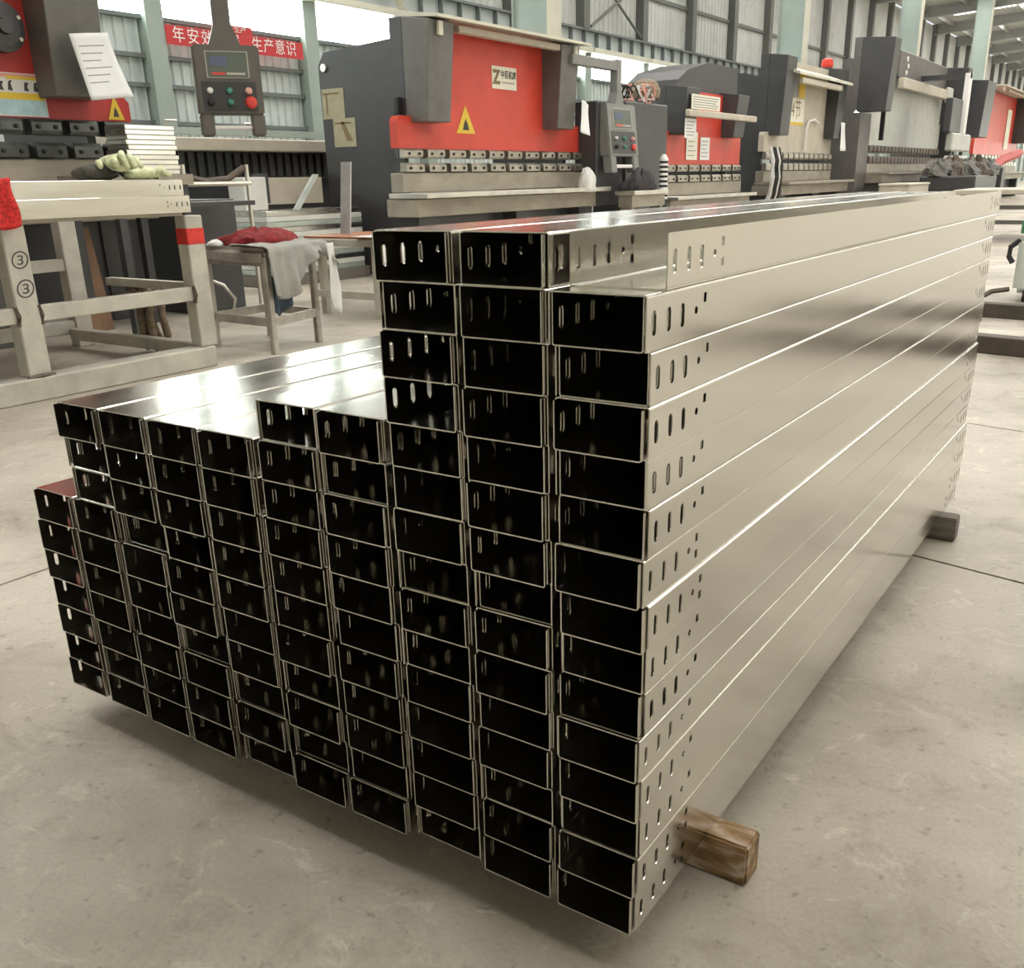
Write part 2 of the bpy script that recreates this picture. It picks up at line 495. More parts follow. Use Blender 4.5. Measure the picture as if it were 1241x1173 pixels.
# red banners with white characters on the left wall
bn = thing('banner', 'long red banner with white characters on the corrugated wall behind the hanging control box', 'banner', (XL + .2, 9.1, 2.5))
MB().box(XL + .18, XL + .19, 7.93, 10.28, 2.54, 2.76).build('cloth', 'banner_red', bn)
for i, ch in enumerate('年安效发展'):
    text('character', ch, .20, (XL + .193, 8.12 + i * .225, 2.65), 'letter_white', bn)
for i, ch in enumerate('生产意识'):
    text('character', ch, .20, (XL + .193, 9.42 + i * .21, 2.65), 'letter_white', bn)
bn2 = thing('banner', 'short red banner strip with white marks just above the long banner', 'banner', (XL + .2, 8.95, 2.76))
MB().box(XL + .18, XL + .19, 8.72, 9.35, 2.765, 2.86).build('cloth', 'banner_red', bn2)
text('character', '安全生产', .085, (XL + .193, 9.03, 2.81), 'letter_white', bn2, sx=1.3)

# ---- right, back and far walls (seen only as reflections and far off)
wr = MB().box(XR, XR + .15, YB, YF, 0, ROOF_R).build('wall_right', 'cream_paint'); tag(wr, kind='structure')
pr_ = None
for b in range(16):
    y = YB + 1.5 + b * 6.6
    if pr_ is None:
        pr_ = MB().box(XR - .04, XR - .005, y, y + 4.6, 1.6, 3.6).build('pane', 'added_glow_right', wr)  # added glowing panel out of view, lights the steel from the right
        pr_y = y
        fr_ = MB().box(XR - .08, XR - .04, y + 2.25, y + 2.35, 1.6, 3.6).build('glow_pane_bar', 'column_paint', wr)
    else:
        c = copy_of(pr_, wr); c.location.y += y - pr_y
        c = copy_of(fr_, wr); c.location.y += y - pr_y
wb = MB().box(XL, XR, YB - .15, YB, 0, ROOF_R).build('wall_back', 'cream_paint'); tag(wb, kind='structure')
wf = MB().box(XL, XR, YF, YF + .15, 0, ROOF_R).build('wall_far', 'cream_paint'); tag(wf, kind='structure')
for k in range(5):
    MB().box(XL + 1 + k * 4.5, XL + 4.2 + k * 4.5, YF - .03, YF, 1.6, 3.6).build('pane', 'window_light', wf)

# ---- roof with rafters, purlins and skylight strips
def rz(x): return ROOF_L + (ROOF_R - ROOF_L) * (x - XL) / (XR - XL)
ce = MB().prism([(XL, ROOF_L), (XR, ROOF_R), (XR, ROOF_R + .08), (XL, ROOF_L + .08)], 'y', YB, YF).build('ceiling', 'roof_sheet'); tag(ce, kind='structure')
raf = None
for k in range(22):
    y = YB + 1.2 + k * 5.34
    if raf is None:
        raf = MB().prism([(XL, ROOF_L - .45), (XR, ROOF_R - .45), (XR, ROOF_R - .41), (XL, ROOF_L - .41)], 'y', y - .12, y + .12).build('rafter', 'roof_steel', ce)
        raw = MB().prism([(XL, ROOF_L - .41), (XR, ROOF_R - .41), (XR, ROOF_R - .02), (XL, ROOF_L - .02)], 'y', y - .012, y + .012).build('rafter_web', 'roof_steel', ce)
        ry = y
    else:
        for o in (raf, raw):
            c = copy_of(o, ce); c.location.y += y - ry
for k in range(15):
    x = XL + .8 + k * 1.55
    MB().box(x - .03, x + .03, YB, YF, rz(x) - .2, rz(x) - .015).build('purlin', 'roof_steel', ce)
sk = None
for k in range(1, 21):
    y = YB + 1.2 + (k + .5) * 5.34
    for (xa, xb) in ((XL + 1.2, -5.2), (-4.4, 1.2), (2.2, 6.2), (7.0, XR - .8)):
        key = 'sk%.1f' % xa
        if key not in first:
            first[key] = MB().hexa([(xa, y - .75, rz(xa) - .012), (xb, y - .75, rz(xb) - .012), (xb, y + .75, rz(xb) - .012), (xa, y + .75, rz(xa) - .012),
                                    (xa, y - .75, rz(xa) - .002), (xb, y - .75, rz(xb) - .002), (xb, y + .75, rz(xb) - .002), (xa, y + .75, rz(xa) - .002)]).build('skylight', 'skylight', ce)
            first[key + 'y'] = y
        else:
            c = copy_of(first[key], ce); c.location.y += y - first[key + 'y']

# ---- steel columns behind the machines
for i, (y, lab) in enumerate(((11.72, 'pale green steel column right behind the red press brake with the Z plate'),
                              (22.4, 'pale green steel column behind the cream press brake with a red beacon'),
                              (33.0, 'pale green steel column behind the tallest dark grey press brake'),
                              (44.6, 'pale green steel column above the far red press brake'))):
    t = thing('steel_column', lab, 'column', (-7.8, y, 0), 'pale green columns behind the machines')
    MB().box(-7.515, -7.5, y, y + .36, 0, rz(-7.5) - .1).build('front_flange', 'cream_paint', t)
    MB().box(-8.1, -8.085, y, y + .36, 0, rz(-8.1) - .1).build('back_flange', 'column_paint', t)
    MB().box(-8.085, -7.515, y + .05, y + .09, 0, rz(-8) - .1).build('web', 'column_paint', t)
    MB().box(-8.2, -7.4, y - .1, y + .46, 0, .03).build('base_plate', 'column_paint', t)

# ================================================================== THE STACK OF TRUNKING
HB, PX, PH, LEN = 0.06, 0.1087, 0.05, 1.79
SLOTS = [.0145, .0445, .0735]
def slot_poly(hw, hh, n=5):
    """stadium outline, counter clockwise from angle -135 deg side order bottom,right,top,left"""
    pts = []
    for s, cz in ((-1, -(hh - hw)), (1, hh - hw)):
        for k in range(n):
            a = (PI + PI * k / (n - 1)) if s < 0 else (PI * k / (n - 1))
            pts.append((hw * math.cos(a), cz + hw * math.sin(a)))
    return pts
def wall_faces(bm, x, z0, z1, length, holes):
    """flat wall at x with holes; holes = [(yc, zc, kind)]"""
    def P(y, z): return bm.verts.new((x, y, z))
    cells = []
    for (yc, zc, kind) in holes:
        cw = .0085
        cells.append((yc - cw, yc + cw, [(zc, kind)]))
    merged = {}
    for a, b, h in cells: merged.setdefault((a, b), []).extend(h)
    cur = 0.0
    prevmid = None
    for (a, b), hs in sorted(merged.items()):
        hs = sorted(hs)
        mid = (hs[0][0] + hs[1][0]) / 2 if len(hs) == 2 else None
        vs = [P(cur, z0), P(a, z0)] + ([P(a, mid)] if mid else []) + [P(a, z1), P(cur, z1)] + ([P(cur, prevmid)] if prevmid else [])
        bm.faces.new(vs)
        zs = [z0, mid, z1] if mid else [z0, z1]
        for q, (zc, kind) in enumerate(hs):
            za, zb = zs[q], zs[q + 1]
            if kind == 'slot': poly = slot_poly(.0041, .0112)
            elif kind == 'round': poly = [(.0038 * math.cos(k * PI / 4 + 1e-3 + PI), .0038 * math.sin(k * PI / 4 + PI)) for k in range(8)]
            else: poly = [(-.0036, -.0045), (.0036, -.0045), (.0036, .0045), (-.0036, .0045)]
            H = [P(yc_, zz_) for yc_, zz_ in [((a + b) / 2 + p[0], zc + p[1]) for p in poly]]
            C = [P(a, za), P(b, za), P(b, zb), P(a, zb)]
            n = len(H)
            # index of the hole vertex nearest to each corner, in order
            def near(c): return min(range(n), key=lambda i: (H[i].co - c.co).length)
            idx = [near(c) for c in C]
            for s in range(4):
                i0, i1 = idx[s], idx[(s + 1) % 4]
                arc = [H[i0]]
                i = i0
                while i != i1:
                    i = (i + 1) % n; arc.append(H[i])
                f = [C[s], C[(s + 1) % 4]] + arc[::-1]
                try: bm.faces.new(f)
                except ValueError: pass
        cur = b; prevmid = mid
    bm.faces.new([P(cur, z0), P(length, z0), P(length, z1), P(cur, z1)] + ([P(cur, prevmid)] if prevmid else []))

def channel(name, w, h, length, t, up, pair, material, holes=True):
    """U channel centred on x, from y=0, z 0..h; up=True opens upwards"""
    bm = bmesh.new()
    r = .0022
    hs = []
    if holes:
        zc = h * .5
        ends = []
        for y in SLOTS: ends.append((y, zc, 'slot'))
        ends.append((.104, zc + .001, 'round'))
        if pair: ends += [(.1235, zc + .0105, 'sq'), (.1235, zc - .0085, 'sq')]
        else: ends += [(.1235, zc + .011, 'sq')]
        hs = ends + [(length - y, z, k) for y, z, k in ends]
    z0, z1 = (r, h) if up else (0, h - r)
    for x in (-w / 2, w / 2):
        wall_faces(bm, x, z0, z1, length, hs)
    base = 0 if up else h
    prof = []
    for k in range(4):
        a = PI / 2 * k / 3
        prof.append((-w / 2 + r - r * math.cos(a), (r - r * math.sin(a)) if up else h - r + r * math.sin(a)))
    prof += [(-x, z) for x, z in prof[::-1]]
    lo = [bm.verts.new((x, 0, z)) for x, z in prof]
    hi = [bm.verts.new((x, length, z)) for x, z in prof]
    for i in range(len(prof) - 1):
        bm.faces.new([lo[i], lo[i + 1], hi[i + 1], hi[i]])
    bmesh.ops.remove_doubles(bm, verts=bm.verts, dist=1e-5)
    bmesh.ops.recalc_face_normals(bm, faces=bm.faces)
    me = bpy.data.meshes.new(name); bm.to_mesh(me); bm.free()
    me.materials.append(MATS[material])
    o = bpy.data.objects.new(name, me); col.objects.link(o)
    md = o.modifiers.new('s', 'SOLIDIFY'); md.thickness = t; md.offset = 0; md.use_even_offset = True
    dg = bpy.context.evaluated_depsgraph_get(); dg.update()
    me2 = bpy.data.meshes.new_from_object(o.evaluated_get(dg))
    bpy.data.objects.remove(o); bpy.data.meshes.remove(me)
    me2.name = name
    return me2

T = .0014
M_BODY = [channel('tray_body', .0938, .0478, LEN, T, True, p, 'zinc') for p in (False, True)]
M_COVER = [channel('tray_cover', .0995, .0490, LEN, T, False, p, 'zinc') for p in (False, True)]
M_OPEN = channel('open_tray', .0995, .0488, LEN, T, True, True, 'zinc')
def link(name, me, parent, loc):
    o = bpy.data.objects.new(name, me); col.objects.link(o)
    o.parent = parent; o.location = loc
    return o
ORD = ['first', 'second', 'third', 'fourth', 'fifth', 'sixth', 'seventh', 'eighth', 'ninth', 'tenth', 'eleventh', 'twelfth', 'thirteenth', 'fourteenth', 'fifteenth']
HEIGHTS = [14, 15, 15, 11, 11, 10, 10, 10, 10, 7]
DY0 = [-2, -2, 3, 0, -4, 9, 8, 5, -3, 4, 0, -3, 0, -12]
GROUP = 'lidded steel trunking in the stack'
rnd = random.Random(21)
for c, n in enumerate(HEIGHTS):
    for r in range(n):
        dy = DY0[r] * .001 if c == 0 else rnd.uniform(-.004, .004)
        dx = rnd.uniform(-.0018, .0018)
        x = -PX * c - .0525 + dx
        z = HB + r * PH
        colname = 'rightmost column' if c == 0 else ('leftmost column' if c == 9 else ORD[c] + ' column from the right')
        if r == n - 1:
            lab = 'galvanised steel trunking with slotted ends, top of the stack\'s ' + colname
        elif r == 0:
            lab = 'galvanised steel trunking with slotted ends, bottom of the stack\'s ' + colname
        else:
            lab = 'galvanised steel trunking, %s from the bottom in the stack\'s %s' % (ORD[r], colname)
        t = thing('cable_trunking', lab, 'trunking', (x, dy, z), GROUP)
        v = 1 if ((c * 5 + r * 3) % 7) in (0, 3) else 0
        stick = rnd.uniform(.003, .009)
        link('tray_body', M_BODY[v], t, (rnd.uniform(-.0008, .0008), -stick * (1 if rnd.random() < .8 else -.6), 0))
        link('cover', M_COVER[v], t, (0, 0, .0002))
        t.rotation_euler = (0, rnd.uniform(-.0035, .0035), rnd.uniform(-.0011, .0011))
t = bpy.data.objects.new('cable_tray', M_OPEN); col.objects.link(t)
t.location = (-.0525, .025, HB + 14 * PH + .0006)
tag(t, 'open galvanised cable tray without a lid, lying on top of the rightmost column', 'cable tray')

# timber bearers under the stack
b = MB().box(-1.12, .052, .199, .243, 0, HB - .0002).bevel(.003)
solo(b, 'timber_bearer', 'timber_amber', 'amber brown timber block sticking out under the near end of the trunking stack', 'timber', 'timber bearers under the stack')
b = MB().box(-1.12, .034, 1.615, 1.665, 0, HB - .0002).bevel(.003)
solo(b, 'timber_bearer', 'wood_grey', 'dark grey timber block sticking out under the far end of the trunking stack', 'timber', 'timber bearers under the stack')

# ================================================================== PRESS BRAKES
def rounded(poly_pts):
    return poly_pts
def press_brake(label, xf, ya, yb, zt, zb, zc, ram, plate, cover, nclamp, clamp_h=.075, canopy=True, fwd=.25, cov_w=.36, bolts=True, ledge=.35, ledge_mat='lip_steel',
                back=1.08, tool='tool_steel', far_off=.5, plate_top=None, beam='beam_steel', group='press brakes in a row', near_off=.2):
    root = thing('press_brake', label, 'press brake', (xf, (ya + yb) / 2, 0), group)
    pt = plate_top or zt - .16
    # side plates with a throat opening
    for y in (ya + near_off, yb - .27):
        x = xf
        poly = [(x - back, 0), (x - .11, 0), (x - .11, zc - .05),
                (x - .06, zc), (x - .06, zt), (x - .2, zt), (x - .2, pt), (x - back + .06, pt - .05), (x - back - .02, pt - .16)]
        MB().prism(poly, 'y', y, y + .06).build('side_plate', plate, root)
    # ram
    ye, yf = ya + .2 + cov_w * .6, yb - far_off - cov_w * .5
    k = .05
    poly = [(ya, zb), (yb, zb), (yb, zc - k), (yb - k, zc), (yf, zc), (yf, zt - .04), (ye, zt - .04), (ye, zc), (ya + k, zc), (ya + k * .3, zc - k * .3), (ya, zc - k)]
    r_ = MB().prism(poly, 'x', xf - .09, xf).build('ram', ram, root)
    # cylinder covers in front of the ram, slightly narrower towards the foot
    for y0 in (ya + near_off, yb - far_off - cov_w):
        y1 = y0 + cov_w
        MB().hexa([(xf - .058, y0 - .003, zc - .05), (xf + fwd - .06, y0 - .003, zc - .05), (xf + fwd - .06, y1 - .03, zc - .05), (xf - .058, y1 - .03, zc - .05),
                   (xf - .058, y0 - .003, zt), (xf + fwd, y0 - .003, zt - .04), (xf + fwd, y1, zt - .04), (xf - .058, y1, zt)]).bevel(.006, 1).build('cylinder_cover', cover, root)
    # back bridge between the plates
    MB().box(xf - .7, xf - .5, ya + .26, yb - .27, zt - .9, zt - .25).build('bridge', plate, root)
    # tooling: upper clamps on the ram foot, lower clamps on the bed
    MB().box(xf - .07, xf - .02, ya + .02, yb - .02, zb - clamp_h * 1.1, zb - .0005).build('tool_rail', 'tool_dark', root)
    pitch = (yb - ya) / nclamp
    up = lo = None
    for i in range(nclamp):
        y = ya + (i + .08) * pitch
        w = pitch * .78
        if up is None:
            zz = zb - .006
            up = MB().prism([(xf - .018, zz - clamp_h), (xf + .035, zz - clamp_h), (xf + .05, zz - clamp_h * .75), (xf + .05, zz - clamp_h * .2), (xf + .035, zz), (xf - .018, zz)], 'y', y, y + w).build('upper_clamp', tool, root)
            z2 = zz - clamp_h * 1.55
            lo = MB().prism([(xf - .018, z2 - clamp_h), (xf + .06, z2 - clamp_h), (xf + .06, z2 - clamp_h * .25), (xf + .04, z2), (xf - .018, z2)], 'y', y, y + w).build('lower_clamp', tool, root)
            if bolts:
                for q in (.22, .78):
                    MB().lathe([(.013, 0), (.013, .012), (.008, .014)], (xf + .05, y + w * q, zz - clamp_h * .5), 'x', 8).build('bolt', 'black', up)
                    MB().lathe([(.013, 0), (.013, .012), (.008, .014)], (xf + .06, y + w * q, z2 - clamp_h * .6), 'x', 8).build('bolt', 'black', lo)
            yy = y
            ups, los = up, lo
        else:
            for o in (ups, los):
                c = copy_tree(o, root); c.location.y += y - yy
    zl = zb - clamp_h * 2.6 - .01
    MB().box(xf - .07, xf - .02, ya + .02, yb - .02, zl - .02, zl + clamp_h * .95).build('die_rail', 'tool_dark', root)
    # bed: face plate under the dies, front ledge, lower beam, plinth and feet
    MB().box(xf - .10, xf + .04, ya - .02, yb + .02, zl - .17, zl - .002).bevel(.006, 1).build('bed_plate', beam, root)
    MB().box(xf - .10, xf + ledge, ya - .06, yb + .05, zl - .22, zl - .175).bevel(.005, 1).build('ledge', ledge_mat, root)
    MB().box(xf - .14, xf + ledge - .12, ya - .05, yb + .05, zl - .38, zl - .225).bevel(.006, 1).build('lower_beam', beam, root)
    MB().box(xf - .16, xf - .02, ya + .2, yb - .2, .06, zl - .385).build('plinth', plate, root)
    for y in (ya + .05, (ya + yb) / 2, yb - .35):
        MB().box(xf - .165, xf + ledge - .2, y, y + .3, 0, zl - .385).build('foot', plate, root)
    if canopy:
        c = MB().prism([(xf - .15, zt + .005), (xf + fwd + .08, zt - .03), (xf + fwd + .08, zt - .005), (xf - .15, zt + .05)], 'y', ya + .22, yb - far_off + .12).build('canopy', 'cream_paint', root)
        MB().box(xf + fwd - .10, xf + fwd - .02, ya + .2 + cov_w + .1, yb - far_off - .12, zt - .105, zt - .045).bevel(.008, 1).build('lamp_housing', 'machine_beige', root)
        for y in (ya + .3, yb - far_off - .15):
            MB().box(xf + fwd + .001, xf + fwd + .03, y, y + .06, zt - .16, zt - .05).build('bracket', 'cream_paint', root)
    return root

def warning_triangle(x, y, z, w, h, root):
    t = MB().prism([(y - w / 2, z), (y + w / 2, z), (y, z + h)], 'x', x, x + .003).build('warning_triangle', 'sign_yellow', root)
    MB().prism([(y - w * .17, z + h * .12), (y + w * .17, z + h * .12), (y + w * .1, z + h * .34), (y, z + h * .52), (y - w * .1, z + h * .34)], 'x', x + .003, x + .0045).build('symbol', 'print_dark', t)
    return t

def hung_paper(x, y, z, w, h, tilt, label, curl=.03, lines=True):
    """a paper sheet hanging on a machine front that faces +x"""
    t = thing('paper_sheet', label, 'paper', (x, y, z))
    ca, sa = math.cos(tilt), math.sin(tilt)
    def fn(u, v):
        a, b = (u - .5) * w, -v * h
        return (x + curl * (v ** 2) * (1 + .6 * u) + .012 * math.sin(u * 5 + v * 3) + .004, y + a * ca - b * sa, z + a * sa + b * ca)
    s = MB().grid(fn, 8, 12).build('sheet', 'paper', t, smooth=True); solidify(s, .0012)
    if lines:
        for k in range(6):
            v = .18 + k * .11
            def f2(u, q, v=v, k=k):
                p = fn(.12 + u * (.7 - .1 * (k % 3)), v + q * .018); return (p[0] + .0016, p[1], p[2])
            MB().grid(f2, 6, 1).build('print_line', 'print_grey', t)
    return t

# ---- machine 2: red press brake with the Z plate
X2 = -5.60
m2 = press_brake('red press brake with grey side plates and a white Z maker plate', X2, 6.20, 9.45, 2.2, 1.13, 1.40, 'machine_red', 'machine_grey', 'cover_grey', 10, cov_w=.36)
pl = MB().box(X2 + .001, X2 + .006, 7.66, 8.09, 1.70, 1.905).build('maker_plate', 'plate_cream', m2)
text('letter', 'Z', .17, (X2 + .0075, 7.735, 1.80), 'print_brown', pl, sx=1.05, bold=.008)
text('letter', '中臣机床', .080, (X2 + .0075, 7.945, 1.83), 'print_dark', pl, sx=.86, bold=.0015)
MB().box(X2 + .0062, X2 + .0072, 7.83, 8.05, 1.755, 1.768).build('print_line', 'print_grey', pl)
warning_triangle(X2 + .001, 7.205, 1.275, .30, .25, m2)
MB().box(-5.74, -5.72 + .03, 6.33, 6.395, 1.42, 1.56).bevel(.008, 1).build('throat_hole_shade', 'black', m2)  # black block painting the shade inside the small throat hole
hung_paper(-5.30, 8.98, 1.62, .17, .33, -.25, 'white crumpled paper hanging on the right cover of the Z press brake', .03, False)
for i, (xa, xb, za, zb_, rot) in enumerate(((-6.68, -6.40, 1.42, 1.68, 0), (-6.56, -6.28, 1.17, 1.42, 0))):
    nt = thing('notice', ('upper' if i == 0 else 'lower') + ' of two tan notices stuck on the grey machine side plate', 'notice', ((xa + xb) / 2, 6.398, za), 'tan notices on the side plate')
    MB().box(xa, xb, 6.3935, 6.3985, za, zb_).build('sheet', 'paper_tan', nt)
    MB().prism([(xa + .16, za + .05), (xa + .24, za + .05), (xa + .14, zb_ - .03), (xa + .10, zb_ - .03)] if i else [(xa + .05, za + .04), (xa + .07, za + .04), (xa + .07, zb_ - .04), (xa + .05, zb_ - .04)], 'y', 6.392, 6.3934).build('mark', 'print_brown', nt)
    MB().box(xa + .02, xb - .05, 6.392, 6.3934, zb_ - .05, zb_ - .035).build('mark', 'print_brown', nt)
lug = MB().lathe([(.035, 0), (.035, .02), (.015, .022)], (-6.62, 6.378, 1.86), 'y', 12).build('lifting_eye', 'lip_steel', m2)

# ---- machine 1: red press brake at the left edge
X1 = -5.60
m1 = press_brake('dark red press brake at the far left, beside the hanging brown grey control box', X1, .25, 3.51, 2.35, 1.255, 1.42, 'machine_red_dark', 'machine_grey', 'cover_grey', 13, clamp_h=.085, cov_w=.37, far_off=.25, tool='tool_dark', ledge=.2)
sg = thing('safety_sign', 'illustrated safety notice in yellow, white and blue on the dark red press brake', 'sign', (X1 + .005, 2.65, 1.26))
MB().box(X1 + .001, X1 + .004, 2.36, 2.93, 1.262, 1.50).build('board', 'carton', sg)
MB().box(X1 + .0042, X1 + .0052, 2.37, 2.92, 1.475, 1.495).build('title_band', 'sign_pink', sg)
MB().box(X1 + .0042, X1 + .0055, 2.70, 2.91, 1.465, 1.482).build('yellow_band', 'sign_yellow', sg)
MB().box(X1 + .0042, X1 + .0052, 2.37, 2.92, 1.355, 1.392).build('yellow_band', 'sign_yellow', sg)
MB().box(X1 + .0042, X1 + .0052, 2.37, 2.92, 1.27, 1.354).build('blue_band', 'sign_blue', sg)
for k, (yy, dz) in enumerate(((2.42, 0), (2.54, .01), (2.645, 0), (2.70, .012), (2.80, 0), (2.86, .006))):
    MB().prism([(yy, 1.405), (yy + .03, 1.402), (yy + .022, 1.43 + dz), (yy + .035, 1.45 + dz), (yy + .01, 1.452), (yy + .004, 1.43)], 'x', X1 + .0042, X1 + .0054).build('pictogram', 'print_dark', sg)
warning_triangle(X1 + .002, 3.40, 1.265, .12, .15, m1)
hw = MB().lathe([(.125, 0), (.135, .02), (.135, .07), (.10, .08), (.045, .085), (.04, .11)], (X1 + .002, 2.70, 1.735), 'x', 28).build('round_cover', 'machine_grey', m1)
for a in (.5, -.6):
    MB().lathe([(.012, 0), (.012, .01)], (X1 + .08, 2.70 + .11 * math.cos(a), 1.735 + .11 * math.sin(a)), 'x', 8).build('bolt', 'tool_steel', hw)
hung_paper(-5.28, 3.08, 1.715, .27, .36, .12, 'printed white paper hanging from the grey cover of the dark red press brake', .05)

# ---- machine 3: red press brake covered with papers
X3 = -5.60
m3 = press_brake('smaller red press brake with papers pasted on its ram', X3, 11.5, 14.25, 1.98, 1.0, 1.42, 'machine_red', 'machine_grey', 'machine_grey', 7, clamp_h=.085, canopy=False, cov_w=.42, far_off=.35, ledge=.3)
MB().prism([(12.15, 1.95), (14.3, 1.95), (14.3, 2.36), (13.2, 2.36), (12.5, 2.22), (12.2, 2.08)], 'x', X3 - .9, X3 - .12).build('top_housing', 'machine_grey', m3)
MB().box(X3 + .30, X3 + .36, 11.55, 13.95, 1.58, 1.66).bevel(.01, 1).build('front_rail', 'machine_beige', m3)
for (ya_, yb_, za, zb_, mt_, lab) in ((11.80, 12.75, 1.68, 1.86, 'plate_cream', 'wide cream notice above the rail of the smaller red press brake'),
                                      (11.62, 11.98, 1.32, 1.56, 'paper', 'white notice with dark figures below the rail of the smaller red press brake'),
                                      (12.25, 12.62, 1.06, 1.42, 'plate_cream', 'tall cream paper low on the smaller red press brake'),
                                      (12.72, 13.05, 1.06, 1.36, 'paper', 'white drawing low on the smaller red press brake')):
    xo = X3 + (.27 if yb_ < 12.1 or za > 1.6 else .012)
    nt = thing('notice', lab, 'notice', (xo, (ya_ + yb_) / 2, za), 'papers on the smaller red press brake')
    MB().box(xo - .004, xo, ya_, yb_, za, zb_).build('sheet', mt_, nt)
    n = 5
    for k in range(n):
        MB().box(xo, xo + .001, ya_ + .05, yb_ - .05 - (k % 3) * .04, zb_ - (k + 1) * (zb_ - za) / (n + 1) - .008, zb_ - (k + 1) * (zb_ - za) / (n + 1) + .004).build('print_line', 'print_grey', nt)
# tall folded front guard + striped marker post
g = MB()
gp = thing('marker_post', 'black and white banded post at the left end of the smaller red press brake', 'post', (-5.1, 10.55, 0))
for k in range(9):
    z0 = .56 + k * .055
    MB().lathe([(.055, 0), (.055, .027)], (-5.1, 10.55, z0 + .0275), 'z', 14).build('white_band', 'letter_white', gp)
    MB().lathe([(.05, 0), (.05, .0275)], (-5.1, 10.55, z0), 'z', 14).build('black_band', 'rubber', gp)
MB().lathe([(.04, 0), (.04, .5), (.04, .56)], (-5.1, 10.55, 0), 'z', 14).build('pole', 'rubber', gp)
MB().lathe([(.05, 0), (.02, .05)], (-5.1, 10.55, .56 + 9 * .055), 'z', 14).build('tip', 'letter_white', gp)

# ---- machine 4: cream press brake with a red beacon
X4 = -5.60
m4 = press_brake('cream white press brake with dark covers and posters, between the smaller red and tallest ones', X4, 15.25, 18.85, 2.66, 1.2, 1.5, 'machine_beige', 'machine_grey', 'machine_grey', 13, clamp_h=.11, canopy=False, cov_w=.45, fwd=.25, bolts=False, far_off=.05, ledge=.5, ledge_mat='beam_steel', plate_top=2.35)
MB().prism([(X4 - .15, 2.50), (X4 + .35, 2.36), (X4 + .35, 2.40), (X4 - .15, 2.58)], 'y', 15.75, 18.75).build('canopy', 'cream_paint', m4)
MB().box(X4 + .26, X4 + .33, 16.0, 18.2, 2.24, 2.33).bevel(.01, 1).build('lamp_housing', 'machine_beige', m4)
bc = MB().lathe([(.10, 0), (.10, .18)], (X4 - .1, 18.55, 2.50), 'z', 14).build('beacon_base', 'machine_grey', m4)
MB().lathe([(.10, 0), (.11, .04), (.10, .13), (.05, .16)], (X4 - .1, 18.55, 2.68), 'z', 14).build('beacon_lens', 'beacon_red', bc)
ps = thing('poster', 'cream poster with large dark numerals on the cream press brake', 'poster', (X4 + .005, 16.6, 1.6))
MB().box(X4 + .001, X4 + .006, 16.0, 17.12, 1.64, 2.06).build('sheet', 'plate_cream', ps)
text('figure', '94节', .34, (X4 + .0075, 16.62, 1.87), 'print_brown', ps, sx=.95)
MB().box(X4 + .0062, X4 + .0075, 16.0, 17.12, 1.64, 1.69).build('orange_band', 'sign_yellow', ps)
MB().box(X4 + .0076, X4 + .009, 16.0, 16.3, 1.56, 1.68).build('red_mark', 'button_red', ps)
ps = thing('poster', 'dark and green poster under the canopy of the cream press brake', 'poster', (X4 + .005, 16.6, 2.1))
MB().box(X4 + .001, X4 + .006, 16.05, 16.75, 2.08, 2.46).build('sheet', 'print_grey', ps)
MB().box(X4 + .0062, X4 + .008, 16.78, 17.1, 2.08, 2.46).build('green_field', 'sign_yellow', ps)
MB().tube([(X4 + .04, 17.2, 1.24), (X4 + .05, 17.2, 1.6), (X4 + .05, 17.3, 1.72), (X4 + .05, 17.6, 1.76), (X4 + .05, 17.85, 1.7)], .022, 6).build('hose', 'letter_white', m4)
hung_paper(X4 + .20, 18.86, 1.74, .3, .5, .0, 'white paper hanging between the cream and the tallest dark grey press brake', .02, False)

# ---- machine 5: tall grey and white press brake
X5 = -5.30
m5 = press_brake('tallest press brake, dark grey with a white ram', X5, 20.3, 26.9, 3.25, 1.37, 2.0, 'machine_white', 'machine_grey_warm', 'machine_grey', 22, clamp_h=.13, canopy=False, cov_w=.45, fwd=.55, bolts=False, far_off=-.3, near_off=-.8, ledge=.5, ledge_mat='beam_steel', tool='oily', plate_top=2.6)
MB().box(X5 + .02, X5 + .12, 21.7, 26.4, 2.70, 3.22).bevel(.02, 1).build('upper_panel', 'machine_grey_warm', m5)
MB().box(X5 + .13, X5 + .25, 21.7, 26.3, 2.48, 2.69).bevel(.015, 1).build('light_bar', 'machine_beige', m5)
MB().box(X5 + .2, X5 + .3, 26.0, 26.5, 2.4, 2.75).bevel(.03, 1).build('junction_box', 'machine_white', m5)
for k in range(3):
    MB().lathe([(.05, 0), (.05, .02)], (X5 + .121, 22.3 + (k % 2) * .1, 3.08 - k * .13), 'x', 8).build('indicator', 'letter_white', m5)
hung_paper(X5 + .50, 27.0, 1.98, .35, .7, .1, 'white paper hanging at the right end of the tallest press brake', .03, False)
MB().box(X5 + .18, X5 + .26, 20.4, 20.48, 1.45, 2.05).build('grip', 'black', m5)

MB().box(X5 - .11, X5 + .03, 19.51, 20.29, 0, 1.94).build('front_column', 'machine_grey_warm', m5)

# ---- machine 6: far red press brake
X6 = -4.9
m6 = press_brake('farthest red press brake at the right end of the row', X6, 29.5, 37.3, 3.0, 1.27, 1.7, 'machine_red', 'machine_grey', 'machine_grey', 14, clamp_h=.12, canopy=True, cov_w=1.2, fwd=.5, bolts=False, far_off=.1, near_off=-2.0, ledge=.4, ledge_mat='beam_steel', plate_top=2.7)
MB().box(X6 + .012, X6 + .02, 34.4, 35.2, 1.45, 2.6).build('pasted_paper', 'plate_cream', m6)

